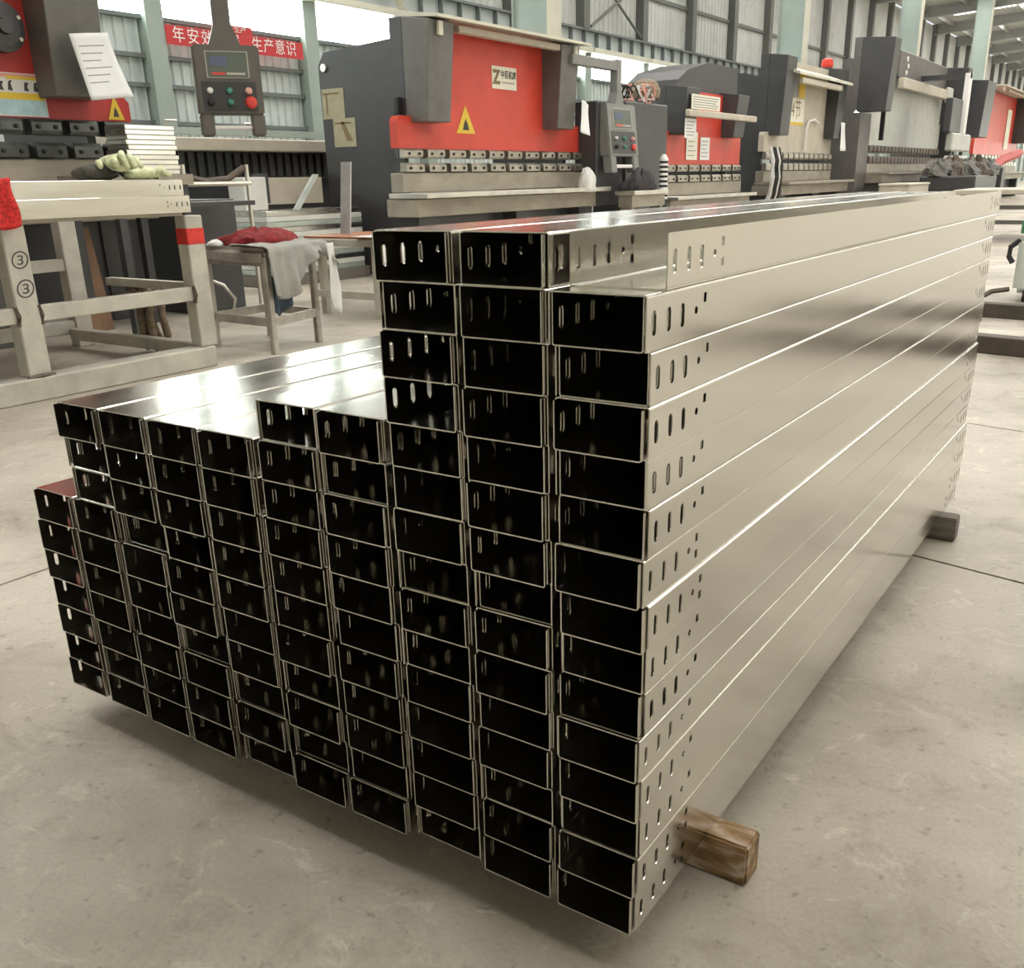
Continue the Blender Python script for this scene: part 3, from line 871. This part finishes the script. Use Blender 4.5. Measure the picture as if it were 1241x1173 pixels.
# ================================================================== CONTROL BOXES
def pendant(label, x, y0, y1, z0, z1, lean, body, post_top, boom):
    root = thing('control_box', label, 'control box', (x, (y0 + y1) / 2, z0), 'machine control boxes')
    w, h, d = y1 - y0, z1 - z0, .14
    def P(y, z): return (x - lean * (z - z0), y, z)
    def slab(name, ya, yb, za, zb, t0, t1, m_, par, bev=None):
        a, b_ = -lean * (za - z0), -lean * (zb - z0)
        mb = MB().hexa([(x + a + t0, ya, za), (x + a + t1, ya, za), (x + a + t1, yb, za), (x + a + t0, yb, za),
                        (x + b_ + t0, ya, zb), (x + b_ + t1, ya, zb), (x + b_ + t1, yb, zb), (x + b_ + t0, yb, zb)])
        if bev: mb.bevel(bev, 2)
        return mb.build(name, m_, par)
    zf = z0 + h * .24
    slab('body', y0, y1, zf, z1, -d, 0, body, root, .012)
    for ya in (y0 + .005, y1 - w * .21):
        slab('foot', ya, ya + w * .205, z0, zf + .005, -d * .8, -.005, body, root, .01)
    slab('hand_rail', y0 + w * .2, y1 - w * .2, z0 + h * .07, z0 + h * .12, -.05, -.02, 'letter_white', root, .008)
    bz = slab('bezel', y0 + w * .18, y1 - w * .18, z0 + h * .64, z0 + h * .93, .0005, .006, 'bezel', root)
    slab('display', y0 + w * .2, y1 - w * .2, z0 + h * .65, z0 + h * .92, .006, .008, 'screen_green', bz)
    slab('screen', y0 + w * .24, y0 + w * .5, z0 + h * .77, z0 + h * .87, .008, .011, 'screen_blue', bz)
    slab('key_strip', y0 + w * .26, y0 + w * .46, z0 + h * .675, z0 + h * .70, .008, .010, 'button_red', bz)
    slab('key_strip', y0 + w * .48, y0 + w * .76, z0 + h * .675, z0 + h * .70, .008, .010, 'bezel', bz)
    pn = slab('switch_panel', y0 + w * .08, y1 - w * .1, z0 + h * .28, z0 + h * .60, .0005, .004, 'machine_grey', root)
    btn = [('button_white', .20, .50, .8), ('button_green', .49, .50, .8), ('button_pink', .78, .50, .9), ('rubber', .20, .375, .9), ('button_green', .49, .375, .8), ('button_red', .80, .375, 1.5)]
    for mm, fy, fz, s in btn:
        yy, zz = y0 + w * fy, z0 + h * fz
        MB().lathe([(.024 * s, 0), (.026 * s, .012), (.02 * s, .03), (.006, .033)], (x - lean * (zz - z0) + .004, yy, zz), 'x', 12).build('button', mm, pn)
    ym = (y0 + y1) / 2
    xt = x - lean * h - d / 2
    po = MB().box(xt - .05, xt + .05, ym - .055, ym + .055, z1 - .01, post_top).bevel(.008, 1).build('hanger_post', body, root)
    MB().prism([(ym - .055, z1 + .12), (ym + .055, z1 + .12), (ym + .10, z1 + .0), (ym - .10, z1 + .0)], 'x', xt - .054, xt + .054).build('hanger_flare', body, root)
    MB().box(xt - .045, xt + .045, min(ym, boom), max(ym, boom), post_top - .12, post_top - .02).bevel(.008, 1).build('boom', body, root)
    return root
pendant('brown grey control box with six buttons hanging beside the dark red press brake', -5.0, 3.645, 4.065, 1.155, 1.70, .0, 'pendant_grey', 3.0, 3.0).rotation_euler.z = -.62
c2 = pendant('grey slanted control box hanging between the Z press brake and the smaller red one', -5.2, 9.42, 10.12, .90, 1.64, .12, 'pendant_light', 2.10, 8.75)
MB().box(-5.65, -5.36, 9.34, 9.98, .55, 1.66).bevel(.01, 1).build('cabinet', 'machine_grey', c2)

# clutter round the control box
def lump(cx, cy, cz, rx, ry, rz_, seed, rough=.18, nu=28, nv=16):
    rr = random.Random(seed); ph = [rr.uniform(0, 6) for _ in range(8)]
    mb = MB()
    def fn(u, v):
        a, b = u * 2 * PI, v * PI / 2
        n = 1 + rough * (math.sin(3 * a + ph[0]) * math.cos(2 * b + ph[1]) + .7 * math.sin(5 * a + ph[2] + 3 * b) + .5 * math.sin(9 * a + ph[3]) * math.sin(5 * b + ph[4]) + .35 * math.sin(14 * a + 7 * b + ph[5]))
        return (cx + rx * n * math.cos(a) * math.sin(b) , cy + ry * n * math.sin(a) * math.sin(b), cz + rz_ * math.cos(b) ** .8 * (1 + rough * math.sin(4 * a + ph[6]) + .5 * rough * math.sin(11 * a + 6 * b + ph[7])) if v < 1 else cz)
    V = [[mb.bm.verts.new(fn(i / nu, j / nv)) for j in range(1, nv + 1)] for i in range(nu)]
    top = mb.bm.verts.new((cx, cy, cz + rz_))
    for i in range(nu):
        k = (i + 1) % nu
        mb.bm.faces.new([top, V[i][0], V[k][0]])
        for j in range(nv - 1):
            mb.bm.faces.new([V[i][j], V[i][j + 1], V[k][j + 1], V[k][j]])
    mb.bm.faces.new([V[i][nv - 1] for i in range(nu)][::-1])
    return mb
solo(lump(-5.11, 9.95, .7005, .10, .36, .20, 3, .2), 'cloth', 'cloth_black', 'crumpled black jacket lying on a narrow bench below the slanted control box', 'cloth', smooth=True)
nb = thing('narrow_bench', 'narrow pale steel bench under the black jacket by the slanted control box', 'bench', (-5.13, 9.9, 0))
MB().box(-5.24, -4.98, 9.56, 10.46, .655, .70).bevel(.004, 1).build('top', 'lip_steel', nb)
MB().box(-5.20, -5.02, 9.58, 10.44, .52, .654).build('apron', 'beam_steel', nb)
for y in (9.6, 10.36):
    MB().box(-5.18, -5.04, y, y + .06, 0, .52).build('leg', 'beam_steel', nb)
bag = solo(lump(-5.32, 9.05, .7005, .09, .13, .24, 9, .1), 'plastic_bag', 'cloth_white', 'small white bag beside the black jacket on the Z press brake ledge', 'bag', smooth=True)
mb = MB()
cb = thing('cable_bundle', 'tangle of pale cables on top of the grey cabinet by the slanted control box', 'cables', (-5.55, 10.5, 1.66))
rr = random.Random(5)
for k in range(9):
    pts = []
    cx_, cy__ = -5.5 + rr.uniform(-.05, .08), 10.45 + rr.uniform(-.3, .45)
    R = rr.uniform(.06, .13)
    for q in range(13):
        a = q / 12 * 2 * PI * 1.2
        pts.append((cx_ + .05 * math.sin(a * 2 + k), cy__ + R * math.cos(a), 1.80 + R * math.sin(a) + .02 * math.sin(3 * a)))
    MB().tube(pts, .012, 5).build('cable', ('cloth_white', 'sign_pink', 'rubber')[k % 3], cb)
MB().lathe([(.03, 0), (.17, .03), (.19, .12), (.14, .22), (.04, .26)], (-5.6, 11.0, 1.74), 'z', 16).build('brush_head', 'rope', cb)
MB().box(-5.85, -5.4, 10.1, 11.25, .0, 1.70).bevel(.02, 1).build('cabinet', 'machine_grey', cb)
tag(cb, 'dark grey cabinet topped by a tangle of pale cables beside the smaller red press brake', 'cabinet')
cb.name = 'control_cabinet'
# black hose bundle beside machine 4
hb = thing('hose_bundle', 'bundle of black hoses hanging at the left end of the cream press brake', 'hoses', (-5.3, 14.95, .6))
for k in range(5):
    y = 14.75 + k * .09
    MB().tube([(-5.3, y, 1.25), (-5.25, y + .02, 1.05), (-5.22, y - .02, .8), (-5.28, y + .06, .55), (-5.4, y + .1, .3)], .035, 6).build('hose', 'rubber' if k % 3 else 'cloth_white', hb)

# ================================================================== LEFT WORK TABLE
tb = thing('work_table', 'pale steel work table frame with red sprayed band on one leg', 'table', (-4.2, 1.4, 0))
XT0, XT1 = -4.85, -3.60
legs = []
for (x0, y0) in ((XT1 - .08, .42), (XT1 - .08, 1.40), (XT1 - .08, 2.29), (XT0, .42), (XT0, 1.40), (XT0 , 2.36)):
    legs.append(MB().box(x0, x0 + .08, y0, y0 + .10, .10 if x0 > -4 else .0, .72).bevel(.005, 1).build('leg', 'table_paint', tb))
MB().box(XT1 - .082, XT1 + .002, 2.288, 2.392, .585, .665).bevel(.005, 1).build('red_band', 'red_spray', legs[2])
for i, z in enumerate((.575, .46)):
    text('mark', '③', .085 if i == 0 else .09, (XT1 + .001, 1.45, z), 'print_dark', legs[1], sh=.15)
MB().box(XT1 - .10, XT1 + .02, .30, 2.36, 0, .099).bevel(.006, 1).build('base_beam', 'table_paint', tb)
for a, b in ((.52, 1.40), (1.50, 2.29)):
    MB().box(XT1 - .06, XT1 - .01, a, b, .325, .39).bevel(.004, 1).build('rail', 'table_paint', tb)
    MB().box(XT0 + .02, XT0 + .07, a, b + (.07 if b > 2 else 0), .42, .485).bevel(.004, 1).build('rail', 'table_paint', tb)
    MB().box(XT0 + .02, XT0 + .07, a, b + (.07 if b > 2 else 0), .08, .15).bevel(.004, 1).build('rail', 'table_paint', tb)
for y in (.44, 2.31):
    MB().box(XT0 + .08, XT1 - .10, y, y + .06, .05, .11).bevel(.004, 1).build('side_rail', 'table_paint', tb)
MB().box(XT0, XT1 + .0, .30, 2.28, .7205, .735).build('table_plate', 'beam_steel', tb)
# weld beads at the joints
for (y, z) in ((1.40, .355), (1.50, .355), (2.29, .355)):
    MB().tube([(XT1 - .004, y, z - .04), (XT1 + .004, y + .004, z), (XT1 - .002, y - .003, z + .04)], .009, 6).build('weld', 'oily', tb)
MB().tube([(XT1 + .003, 1.39, .10), (XT1 + .012, 1.45, .105), (XT1 + .003, 1.51, .10)], .010, 6).build('weld', 'oily', tb)

# long trunking on the table
def long_tray(label, x0, x1, y0, y1, z0, z1, pair):
    t = thing('cable_trunking', label, 'trunking', ((x0 + x1) / 2, y0, z0), 'trunking on the work table')
    h = z1 - z0
    me = channel('cover', x1 - x0, h - .001, y1 - y0, .0014, False, pair, 'zinc')
    link('cover', me, t, (0, 0, 0))
    me = channel('tray_body', x1 - x0 - .005, h - .003, y1 - y0, .0014, True, pair, 'zinc')
    link('tray_body', me, t, (0, .004, 0))
long_tray('wide galvanised trunking lying lower on the pale work table', -3.82, -3.575, .2, 2.31, .736, .812, True)
long_tray('wide galvanised trunking lying on top of another on the pale work table', -3.83, -3.585, .18, 2.29, .8125, .883, False)

# gloves
def glove(label, material, loc, rot, flip=1, scale=1.0):
    mb = MB()
    c, s = math.cos(rot), math.sin(rot)
    def W(a, b, z): return (loc[0] + scale * (a * c - b * s), loc[1] + scale * (a * s + b * c), loc[2] + scale * z)
    rings = [(-.09, .040, .022), (-.05, .042, .026), (0, .046, .030), (.04, .048, .028), (.065, .045, .022), (.075, .03, .012)]
    seg = 14; R = []
    for (a, hw_, hz) in rings:
        R.append([mb.bm.verts.new(W(a + .006 * math.sin(k * 2.1), flip * hw_ * math.cos(k * 2 * PI / seg), max(0.002, hz + hz * math.sin(k * 2 * PI / seg)) + .004 * math.sin(k * 1.7 + a * 60))) for k in range(seg)])
    for A, B in zip(R, R[1:]):
        for k in range(seg): mb.bm.faces.new([A[k], A[(k + 1) % seg], B[(k + 1) % seg], B[k]])
    mb.bm.faces.new(R[0][::-1]); mb.bm.faces.new(R[-1])
    for i, (b, l) in enumerate(((-.034, .065), (-.012, .08), (.011, .075), (.032, .055))):
        cu = .012 + .01 * ((i * 7) % 3)
        mb.tube([W(.055, flip * b, .024), W(.055 + l * .5, flip * b * 1.12, .026 + cu), W(.055 + l, flip * b * 1.2, .014)], [.0125 * scale, .012 * scale, .008 * scale], 8)
    mb.tube([W(-.02, flip * .036, .022), W(.02, flip * .066, .028), W(.05, flip * .074, .016)], [.015 * scale, .0135 * scale, .009 * scale], 8)
    return solo(mb, 'work_glove', material, label, 'glove', 'work gloves on the trunking', smooth=True)
glove('dark palm work glove lying flat on the table trunking', 'glove_dark', (-3.70, 1.93, .8845), PI / 2 + .2, 1, 1.1)
glove('pale yellow green work glove heaped on the dark one', 'glove_yellow', (-3.68, 2.02, .918), -.2, -1, 1.25)
glove('yellow green work glove with fingers pointing to the trunking end', 'glove_yellow', (-3.66, 2.14, .8845), PI / 2 - .5, 1, .9)

# red knitted cloth over the left end
mb = MB()
def fn(u, v):
    y = 1.10 + u * .36
    if v < .4: x, z = -3.80 + v / .4 * .235, .891
    else: x, z = -3.563, .891 - (v - .4) / .6 * (.17 + .03 * math.sin(u * 9))
    return (x + .008 * math.sin(u * 21) * (v > .4), y + .01 * math.sin(v * 9), z + .006 * math.sin(u * 17 + v * 5) + .004)
o = solo(mb.grid(fn, 26, 22), 'knitted_cloth', 'cloth_knit', 'bright red knitted cloth hanging over the trunking on the work table', 'cloth', smooth=True)
solidify(o, .006)

# rope hank on the inner rail of the table
rp = thing('rope_hank', 'brown frayed rope hank hanging under the work table beside its red banded leg', 'rope', (-4.2, 2.46, .1))
rr = random.Random(4)
for k in range(6):
    a = k * .03
    x_, y_ = -4.22 + rr.uniform(-.05, .05), 2.44 + rr.uniform(-.05, .06)
    MB().tube([(x_, y_, .36), (x_ + .03, y_ + .02, .30), (x_ - .02 + .02 * k % .03, y_ + .03, .20), (x_ + rr.uniform(-.04, .04), y_ + .03, .09), (x_ + rr.uniform(-.06, .06), y_ + .06, .012)], [.018, .024, .02, .022, .012], 7).build('strand', 'rope', rp, smooth=True)
MB().tube([(-4.30, 2.36, .30), (-4.24, 2.46, .33), (-4.18, 2.50, .31), (-4.14, 2.44, .30), (-4.2, 2.38, .31)], .022, 7).build('knot', 'rope', rp, smooth=True)
MB().box(-4.46, -3.78, 2.385, 2.43, .355, .395).build('rod', 'table_paint', rp)

# stack of galvanised boxes behind the table
hb_ = thing('low_bench', 'dark steel bench carrying the pale galvanised sheets behind the work table', 'bench', (-5.05, 3.0, 0))
MB().box(-5.32, -4.78, 2.74, 3.30, .86, .92).build('bench_top', 'beam_steel', hb_)
for x in (-5.30, -4.85):
    for y in (2.76, 3.22):
        MB().box(x, x + .05, y, y + .05, 0, .86).build('leg', 'machine_grey', hb_)
for k in range(10):
    z = .9205 + k * .0275
    j = rnd.uniform(-.012, .012)
    o = MB().box(-5.06, -4.86, 2.93 + j, 3.27 + j, z, z + .0262).bevel(.003, 1)
    solo(o, 'galvanised_box', 'zinc', ('bottom' if k == 0 else 'top' if k == 9 else ORD[k] + ' from the bottom') + ' flat galvanised box in the pile behind the gloves', 'metal box', 'flat galvanised boxes behind the gloves')

# ================================================================== STOOL WITH CLOTHES
sx0, sy0 = -3.83, 2.95
sl = thing('steel_stool', 'worn square steel stool with red cloth and a grey garment on it', 'stool', (sx0, sy0, 0))
corners = [(-4.06, 2.75), (-3.56, 2.72), (-3.66, 3.14), (-4.10, 3.18)]
lv = .03
for (x, y) in corners:
    MB().box(x - lv / 2 - .002, x + lv / 2 + .002, y - lv / 2 - .002, y + lv / 2 + .002, 0, .50).bevel(.004, 1).build('leg', 'stool_steel', sl)
for i in range(4):
    a, b = Vector((*corners[i], .17)), Vector((*corners[(i + 1) % 4], .17))
    d = (b - a).normalized() * .02; n = Vector((-d.y, d.x, 0)).normalized() * .011
    pts = []
    for z in (.145, .19):
        pts += [(a + d - n)[:2] + (z,), (a + d + n)[:2] + (z,), (b - d + n)[:2] + (z,), (b - d - n)[:2] + (z,)]
    MB().hexa(pts).build('stretcher', 'stool_steel', sl)
poly = []
for i, (x, y) in enumerate(corners):
    dx, dy = x - sx0, y - sy0
    l = math.hypot(dx, dy); poly.append((x + dx / l * .035, y + dy / l * .035))
MB().prism(poly, 'z', .452, .545).bevel(.026, 3).build('seat', 'stool_steel', sl, smooth=False)

solo(lump(-3.86, 2.96, .548, .17, .22, .075, 12, .16), 'cloth', 'cloth_red', 'dark red cloth bundled up on the steel stool', 'cloth', smooth=True)
solo(lump(-3.99, 2.78, .546, .06, .055, .03, 2, .12), 'cloth', 'cloth_white', 'small white rag at the left corner of the stool seat', 'rag', smooth=True)
# grey garment draped over the near right edge of the stool
mb = MB()
A = Vector((-3.525, 2.69)); B = Vector((-3.62, 3.20))
def fn(u, v):
    p = A.lerp(B, u); n = Vector((1.0, .12)).normalized()
    hang = .19 + .07 * math.sin(u * 5.0 + .6) - .20 * max(0, u - .30) + .12 * max(0, u - .75) * 4
    if v < .35:
        q = p - n * (.24 * (1 - v / .35)); z = .552 + .004 * math.sin(u * 20 + v * 14)
        return (q.x, q.y, z + .006)
    w = (v - .35) / .65
    q = p + n * (.020 + .035 * w + .022 * math.sin(u * 19 + 1.5) * w + .012 * math.sin(u * 41) * w)
    return (q.x, q.y + .05 * w * (u - .5), .556 - hang * w - .01 * math.sin(min(1, w * 3) * PI / 2))
o = solo(mb.grid(fn, 44, 26), 'garment', 'cloth_grey', 'pale grey garment draped over the edge of the steel stool', 'garment', smooth=True)
solidify(o, .005)
mb = MB()
def fn(u, v):
    p = A.lerp(B, .1 + .34 * u)
    return (p.x - .05 + .02 * math.sin(u * 8), p.y, .40 - v * (.22 - .10 * abs(u - .45)) + .0)
o = solo(mb.grid(fn, 14, 10), 'denim_rag', 'denim', 'dark blue denim rag hanging below the grey garment on the stool', 'rag', smooth=True)
solidify(o, .005)
mb = MB()
def fn(u, v):
    p = A.lerp(B, .88 + .16 * u)
    return (p.x + .07 + .01 * math.sin(v * 6 + u * 4), p.y + .02 * v, .545 - v * (.36 + .03 * u))
o = solo(mb.grid(fn, 8, 14), 'plastic_strip', 'cloth_white', 'thin white plastic strip hanging from the right corner of the stool', 'plastic', smooth=True)
solidify(o, .003)
# dark bag on the floor behind the stool
solo(lump(-6.35, 4.62, .0, .16, .22, .22, 31, .10), 'tool_bag', 'cloth_black', 'dark slumped bag on the floor far behind the steel stool', 'bag', smooth=True)
tag(MB().tube([(-4.70, 3.20, .32), (-4.62, 3.30, .26), (-4.60, 3.36, .17), (-4.64, 3.36, .08), (-4.72, 3.24, .012)], .011, 7).build('bent_rod', 'lip_steel', None, True), 'bent bright rod standing on the floor behind the stool', 'rod')

# ================================================================== SECOND SMALL TABLE
t2 = thing('side_table', 'small steel table with a copper coloured plate near the grey machine side', 'table', (-4.2, 4.2, 0))
for (x, y) in ((-4.55, 4.06), (-4.0, 4.0), (-4.6, 4.66), (-4.05, 4.6)):
    MB().box(x, x + .045, y, y + .045, 0, .46).build('leg', 'table_paint', t2)
MB().box(-4.62, -3.93, 3.98, 4.68, .46, .505).bevel(.004, 1).build('top', 'table_paint', t2)
for y in (4.01, 4.63):
    MB().box(-4.55, -4.0, y, y + .03, .12, .165).build('stretcher', 'table_paint', t2)
solo(MB().box(-4.6, -3.96, 4.0, 4.62, .506, .518), 'copper_plate', 'copper', 'copper coloured metal plate lying on the small steel table', 'metal plate')
solo(MB().hexa([(-4.53, 4.28, .5195), (-4.44, 4.28, .5195), (-4.44, 4.292, .5195), (-4.53, 4.292, .5195), (-4.53, 4.34, .985), (-4.44, 4.34, .985), (-4.44, 4.352, .985), (-4.53, 4.352, .985)]),
     'steel_ruler', 'ruler', 'long pale steel ruler standing against the grey machine side plate', 'ruler')
mb = MB()
def fn(u, v):
    y = 3.93 + u * .34
    if v < .3: x, z = -4.10 + v / .3 * .2, .524
    else:
        w = (v - .3) / .7; x, z = -3.90 + .05 * math.sin(w * 2) + .015 * math.sin(u * 13) * w, .524 - w * (.24 - .05 * math.cos(u * 6))
    return (x, y + .03 * v * (u - .5), z)
o = solo(mb.grid(fn, 22, 20), 'white_cloth', 'cloth_white', 'white cloth hanging over the small table right behind the trunking stack', 'cloth', smooth=True)
solidify(o, .005)

# ================================================================== BETWEEN THE MACHINES (back row)
sh = thing('guillotine_shear', 'low beige sheet shear standing behind the stool by the wall', 'machine', (-7.6, 7.0, 0))
MB().box(-7.9, -7.3, 4.6, 8.6, 1.15, 1.265).bevel(.01, 1).build('table_slab', 'machine_beige', sh)
MB().box(-7.75, -7.45, 4.7, 8.5, .90, 1.148).build('knife_beam', 'machine_grey_warm', sh)
fg = None
for k in range(34):
    y = 4.8 + k * .108
    if fg is None:
        fg = MB().box(-7.445, -7.40, y, y + .06, .93, 1.14).build('hold_down', 'tool_dark', sh); fy = y
    else:
        c = copy_of(fg, sh); c.location.y += y - fy
MB().box(-7.85, -7.5, 4.7, 8.5, .0, .898).build('frame', 'machine_grey', sh)
for y in (5.1, 6.0, 7.6):
    MB().tube([(-7.35, y, 1.266), (-7.35, y, 1.40), (-7.35, y + .12, 1.40)], .014, 6).build('handle', 'lip_steel', sh)
MB().box(-7.6, -7.5, 4.6, 8.6, 1.30, 1.36).build('pipe_rail', 'column_paint', sh)

# stacked panes / sheets and cartons in front of the shear
for k in range(12):
    z = .10 + k * .0446
    o = MB().box(-6.75, -6.15, 5.08, 6.25, z, z + .042).bevel(.003, 1)
    solo(o, 'steel_sheet_bundle', 'carton' if k % 3 == 1 else 'zinc_soft' if k % 3 == 2 else 'pane_green', ('bottom' if k == 0 else 'top' if k == 11 else ORD[k] + ' from the bottom') + ' layer in the greenish sheet pile behind the stool', 'sheet bundle', 'greenish sheet pile behind the stool')
solo(MB().box(-6.78, -6.12, 5.05, 6.28, .0, .0995), 'pallet', 'wood_grey', 'low timber pallet under the greenish sheet pile', 'pallet')
solo(MB().box(-6.62, -6.42, 5.10, 5.36, .6355, .91).bevel(.006, 1), 'carton', 'carton', 'white carton lying on the left end of the greenish sheet pile', 'carton')
solo(MB().box(-6.6, -6.5, 5.36, 5.46, .69, .94), 'dark_post', 'machine_grey', 'short dark post between the white carton and the beige panel', 'post')
solo(MB().box(-6.72, -6.62, 5.48, 6.24, .675, .905).bevel(.004, 1), 'beige_panel', 'machine_beige', 'plain beige panel standing on the greenish sheet pile', 'panel')
solo(MB().hexa([(-6.22, 5.45, .635), (-6.19, 5.45, .635), (-6.19, 5.51, .635), (-6.22, 5.51, .635), (-6.50, 6.0, .93), (-6.47, 6.0, .93), (-6.47, 6.06, .93), (-6.50, 6.06, .93)]), 'angle_bar', 'pane_green', 'slanted pale bar leaning over the greenish sheet pile', 'bar')
solo(MB().box(-5.75, -5.35, 3.62, 4.08, 0, .76).bevel(.006, 1), 'steel_cabinet', 'machine_grey', 'dark grey low cabinet behind the right leg of the work table', 'cabinet')
tr = thing('trolley', 'tubular steel trolley handle beside the low dark cabinet', 'trolley', (-5.1, 3.6, 0))
for y in (3.44, 3.96):
    MB().tube([(-5.05, y, 0), (-5.05, y, .98)], .014, 8).build('post', 'lip_steel', tr)
MB().tube([(-5.05, 3.42, .86), (-5.05, 3.98, .86)], .016, 8).build('handle_bar', 'lip_steel', tr)
MB().box(-5.25, -5.02, 3.42, 3.98, .72, .75).build('shelf', 'machine_grey', tr)
MB().tube([(-5.08, 3.5, .9), (-5.1, 3.66, .875), (-5.08, 3.82, .89), (-5.05, 3.94, .96)], .022, 7).build('hose', 'oily', tr)
# boards leaning under the work table, behind its rails
for i, (y, x, w, h, mt_, lab) in enumerate(((1.72, -5.2, .30, .66, 'machine_grey_warm', 'wide grey brown steel plate leaning behind the work table'), (2.06, -5.15, .20, .64, 'cover_grey', 'narrow grey steel plate leaning behind the work table'),
                                           (2.72, -5.25, .17, .62, 'brown_board', 'brown board leaning under the flat galvanised boxes'))):
    solo(MB().hexa([(x, y, 0), (x + .03, y, 0), (x + .03, y + w, 0), (x, y + w, 0), (x - .1, y, h), (x - .07, y, h), (x - .07, y + w, h), (x - .1, y + w, h)]), 'leaning_board', mt_, lab, 'board', 'boards behind the work table')

# ================================================================== RIGHT SIDE
for i, (y0, lab) in enumerate(((4.42, 'nearer dark steel bar lying on the floor right of the stack'), (5.72, 'farther dark steel bar lying on the floor right of the stack'))):
    def q(x, dy): return (x, y0 - .19 * (x + .35) + dy)
    p = [q(-.75, 0), q(1.8, 0), q(1.8, .10), q(-.75, .10)]
    solo(MB().prism(p, 'z', 0, .085).bevel(.004, 1), 'floor_bar', 'floor_bar', lab, 'steel bar', 'dark bars on the floor')
wd = thing('welding_cart', 'white and green cabinet on wheels at the right edge of the floor', 'cabinet', (-.2, 6.9, 0))
MB().box(-.55, .15, 6.62, 7.2, .06, .42).bevel(.03, 2).build('body', 'far_white', wd)
MB().box(-.55, .15, 6.62, 7.2, .42, .56).bevel(.03, 2).build('top', 'far_green', wd)
for x in (-.48, .06):
    for y in (6.66, 7.1):
        MB().lathe([(.04, 0), (.04, .04)], (x, y, .04), 'x', 14).build('wheel', 'rubber', wd)
MB().tube([(-.555, 6.7, .40), (-.60, 6.66, .36), (-.60, 6.64, .30), (-.57, 6.63, .26)], .018, 6).build('cable', 'rubber', wd)
MB().tube([(-.56, 6.58, .09), (-.66, 6.54, .075), (-.70, 6.5, .05)], .018, 6).build('pedal', 'oily', wd)
# far table and machine parts beyond the stack
ft = thing('far_table', 'long pale table with crossed steel legs beyond the far end of the stack', 'table', (-1.5, 13.6, 0))
MB().box(-2.2, .6, 13.0, 14.6, .56, .62).bevel(.01, 1).build('top', 'machine_beige', ft)
for x in (-2.1, -1.2, .3):
    for y in (13.1, 14.4):
        MB().box(x, x + .08, y, y + .08, 0, .56).build('leg', 'cover_grey', ft)
for z in (.2, .38):
    MB().box(-2.1, .4, 13.12, 13.17, z, z + .05).build('rail', 'cover_grey', ft)
# clutter in front of machines 5 and 6
ow = thing('tool_trolley', 'dark tool trolley cluttered with oily parts before the farthest red press brake', 'trolley', (-4.0, 22.5, 0))
MB().box(-4.5, -3.4, 21.6, 24.2, .45, .75).bevel(.03, 1).build('tray', 'machine_grey', ow)
for x in (-4.45, -3.5):
    for y in (21.7, 24.0):
        MB().box(x, x + .08, y, y + .08, 0, .45).build('leg', 'machine_grey', ow)
for k in range(5):
    lump(-4.2 + .15 * k, 21.9 + k * .45, .75, .28, .32, .30 + .05 * (k % 2), 40 + k, .2, 18, 9).build('oily_part', 'oily' if k % 2 else 'cover_grey', ow)
rb = thing('lifting_jack', 'dark red lifting jack slanting in front of the farthest red press brake', 'jack', (-3.6, 26.5, 0))
MB().tube([(-3.75, 24.6, .75), (-3.7, 26.4, 1.05), (-3.6, 28.5, 1.25)], .11, 6).build('arm', 'machine_red_dark', rb)
MB().box(-3.85, -3.55, 25.9, 26.3, 0, .9).build('stand', 'machine_grey', rb)
bx = thing('crate', 'cream crate low in front of the tallest press brake', 'crate', (-4.3, 20.3, 0))
MB().box(-4.7, -4.15, 19.2, 20.9, .0, .60).bevel(.01, 1).build('box', 'machine_beige', bx)
MB().box(-4.72, -4.13, 19.18, 20.92, .6, .64).bevel(.01, 1).build('rim', 'cream_paint', bx)
# hanging control panel before machine 6
hp = thing('control_box', 'far white and dark control box hanging between the tallest and the farthest press brake', 'control box', (-4.2, 23.7, 1.12), 'machine control boxes')
MB().box(-4.3, -4.15, 22.7, 24.7, 1.25, 1.62).bevel(.03, 1).build('body', 'machine_white', hp)
MB().box(-4.35, -4.2, 22.5, 23.6, 1.62, 2.30).bevel(.02, 1).build('back_box', 'machine_grey', hp)
MB().box(-4.25, -4.15, 23.7, 24.0, 1.62, 2.85).build('hanger_post', 'letter_white', hp)
MB().box(-4.3, -4.12, 22.8, 24.4, 1.10, 1.16).build('hand_rail', 'letter_white', hp)
MB().box(-5.4, -4.15, 23.75, 23.95, 2.75, 2.85).build('boom', 'machine_grey', hp)
for y in (22.95, 24.2):
    MB().box(-4.28, -4.2, y, y + .08, 1.12, 1.26).build('rail_bracket', 'machine_grey', hp)
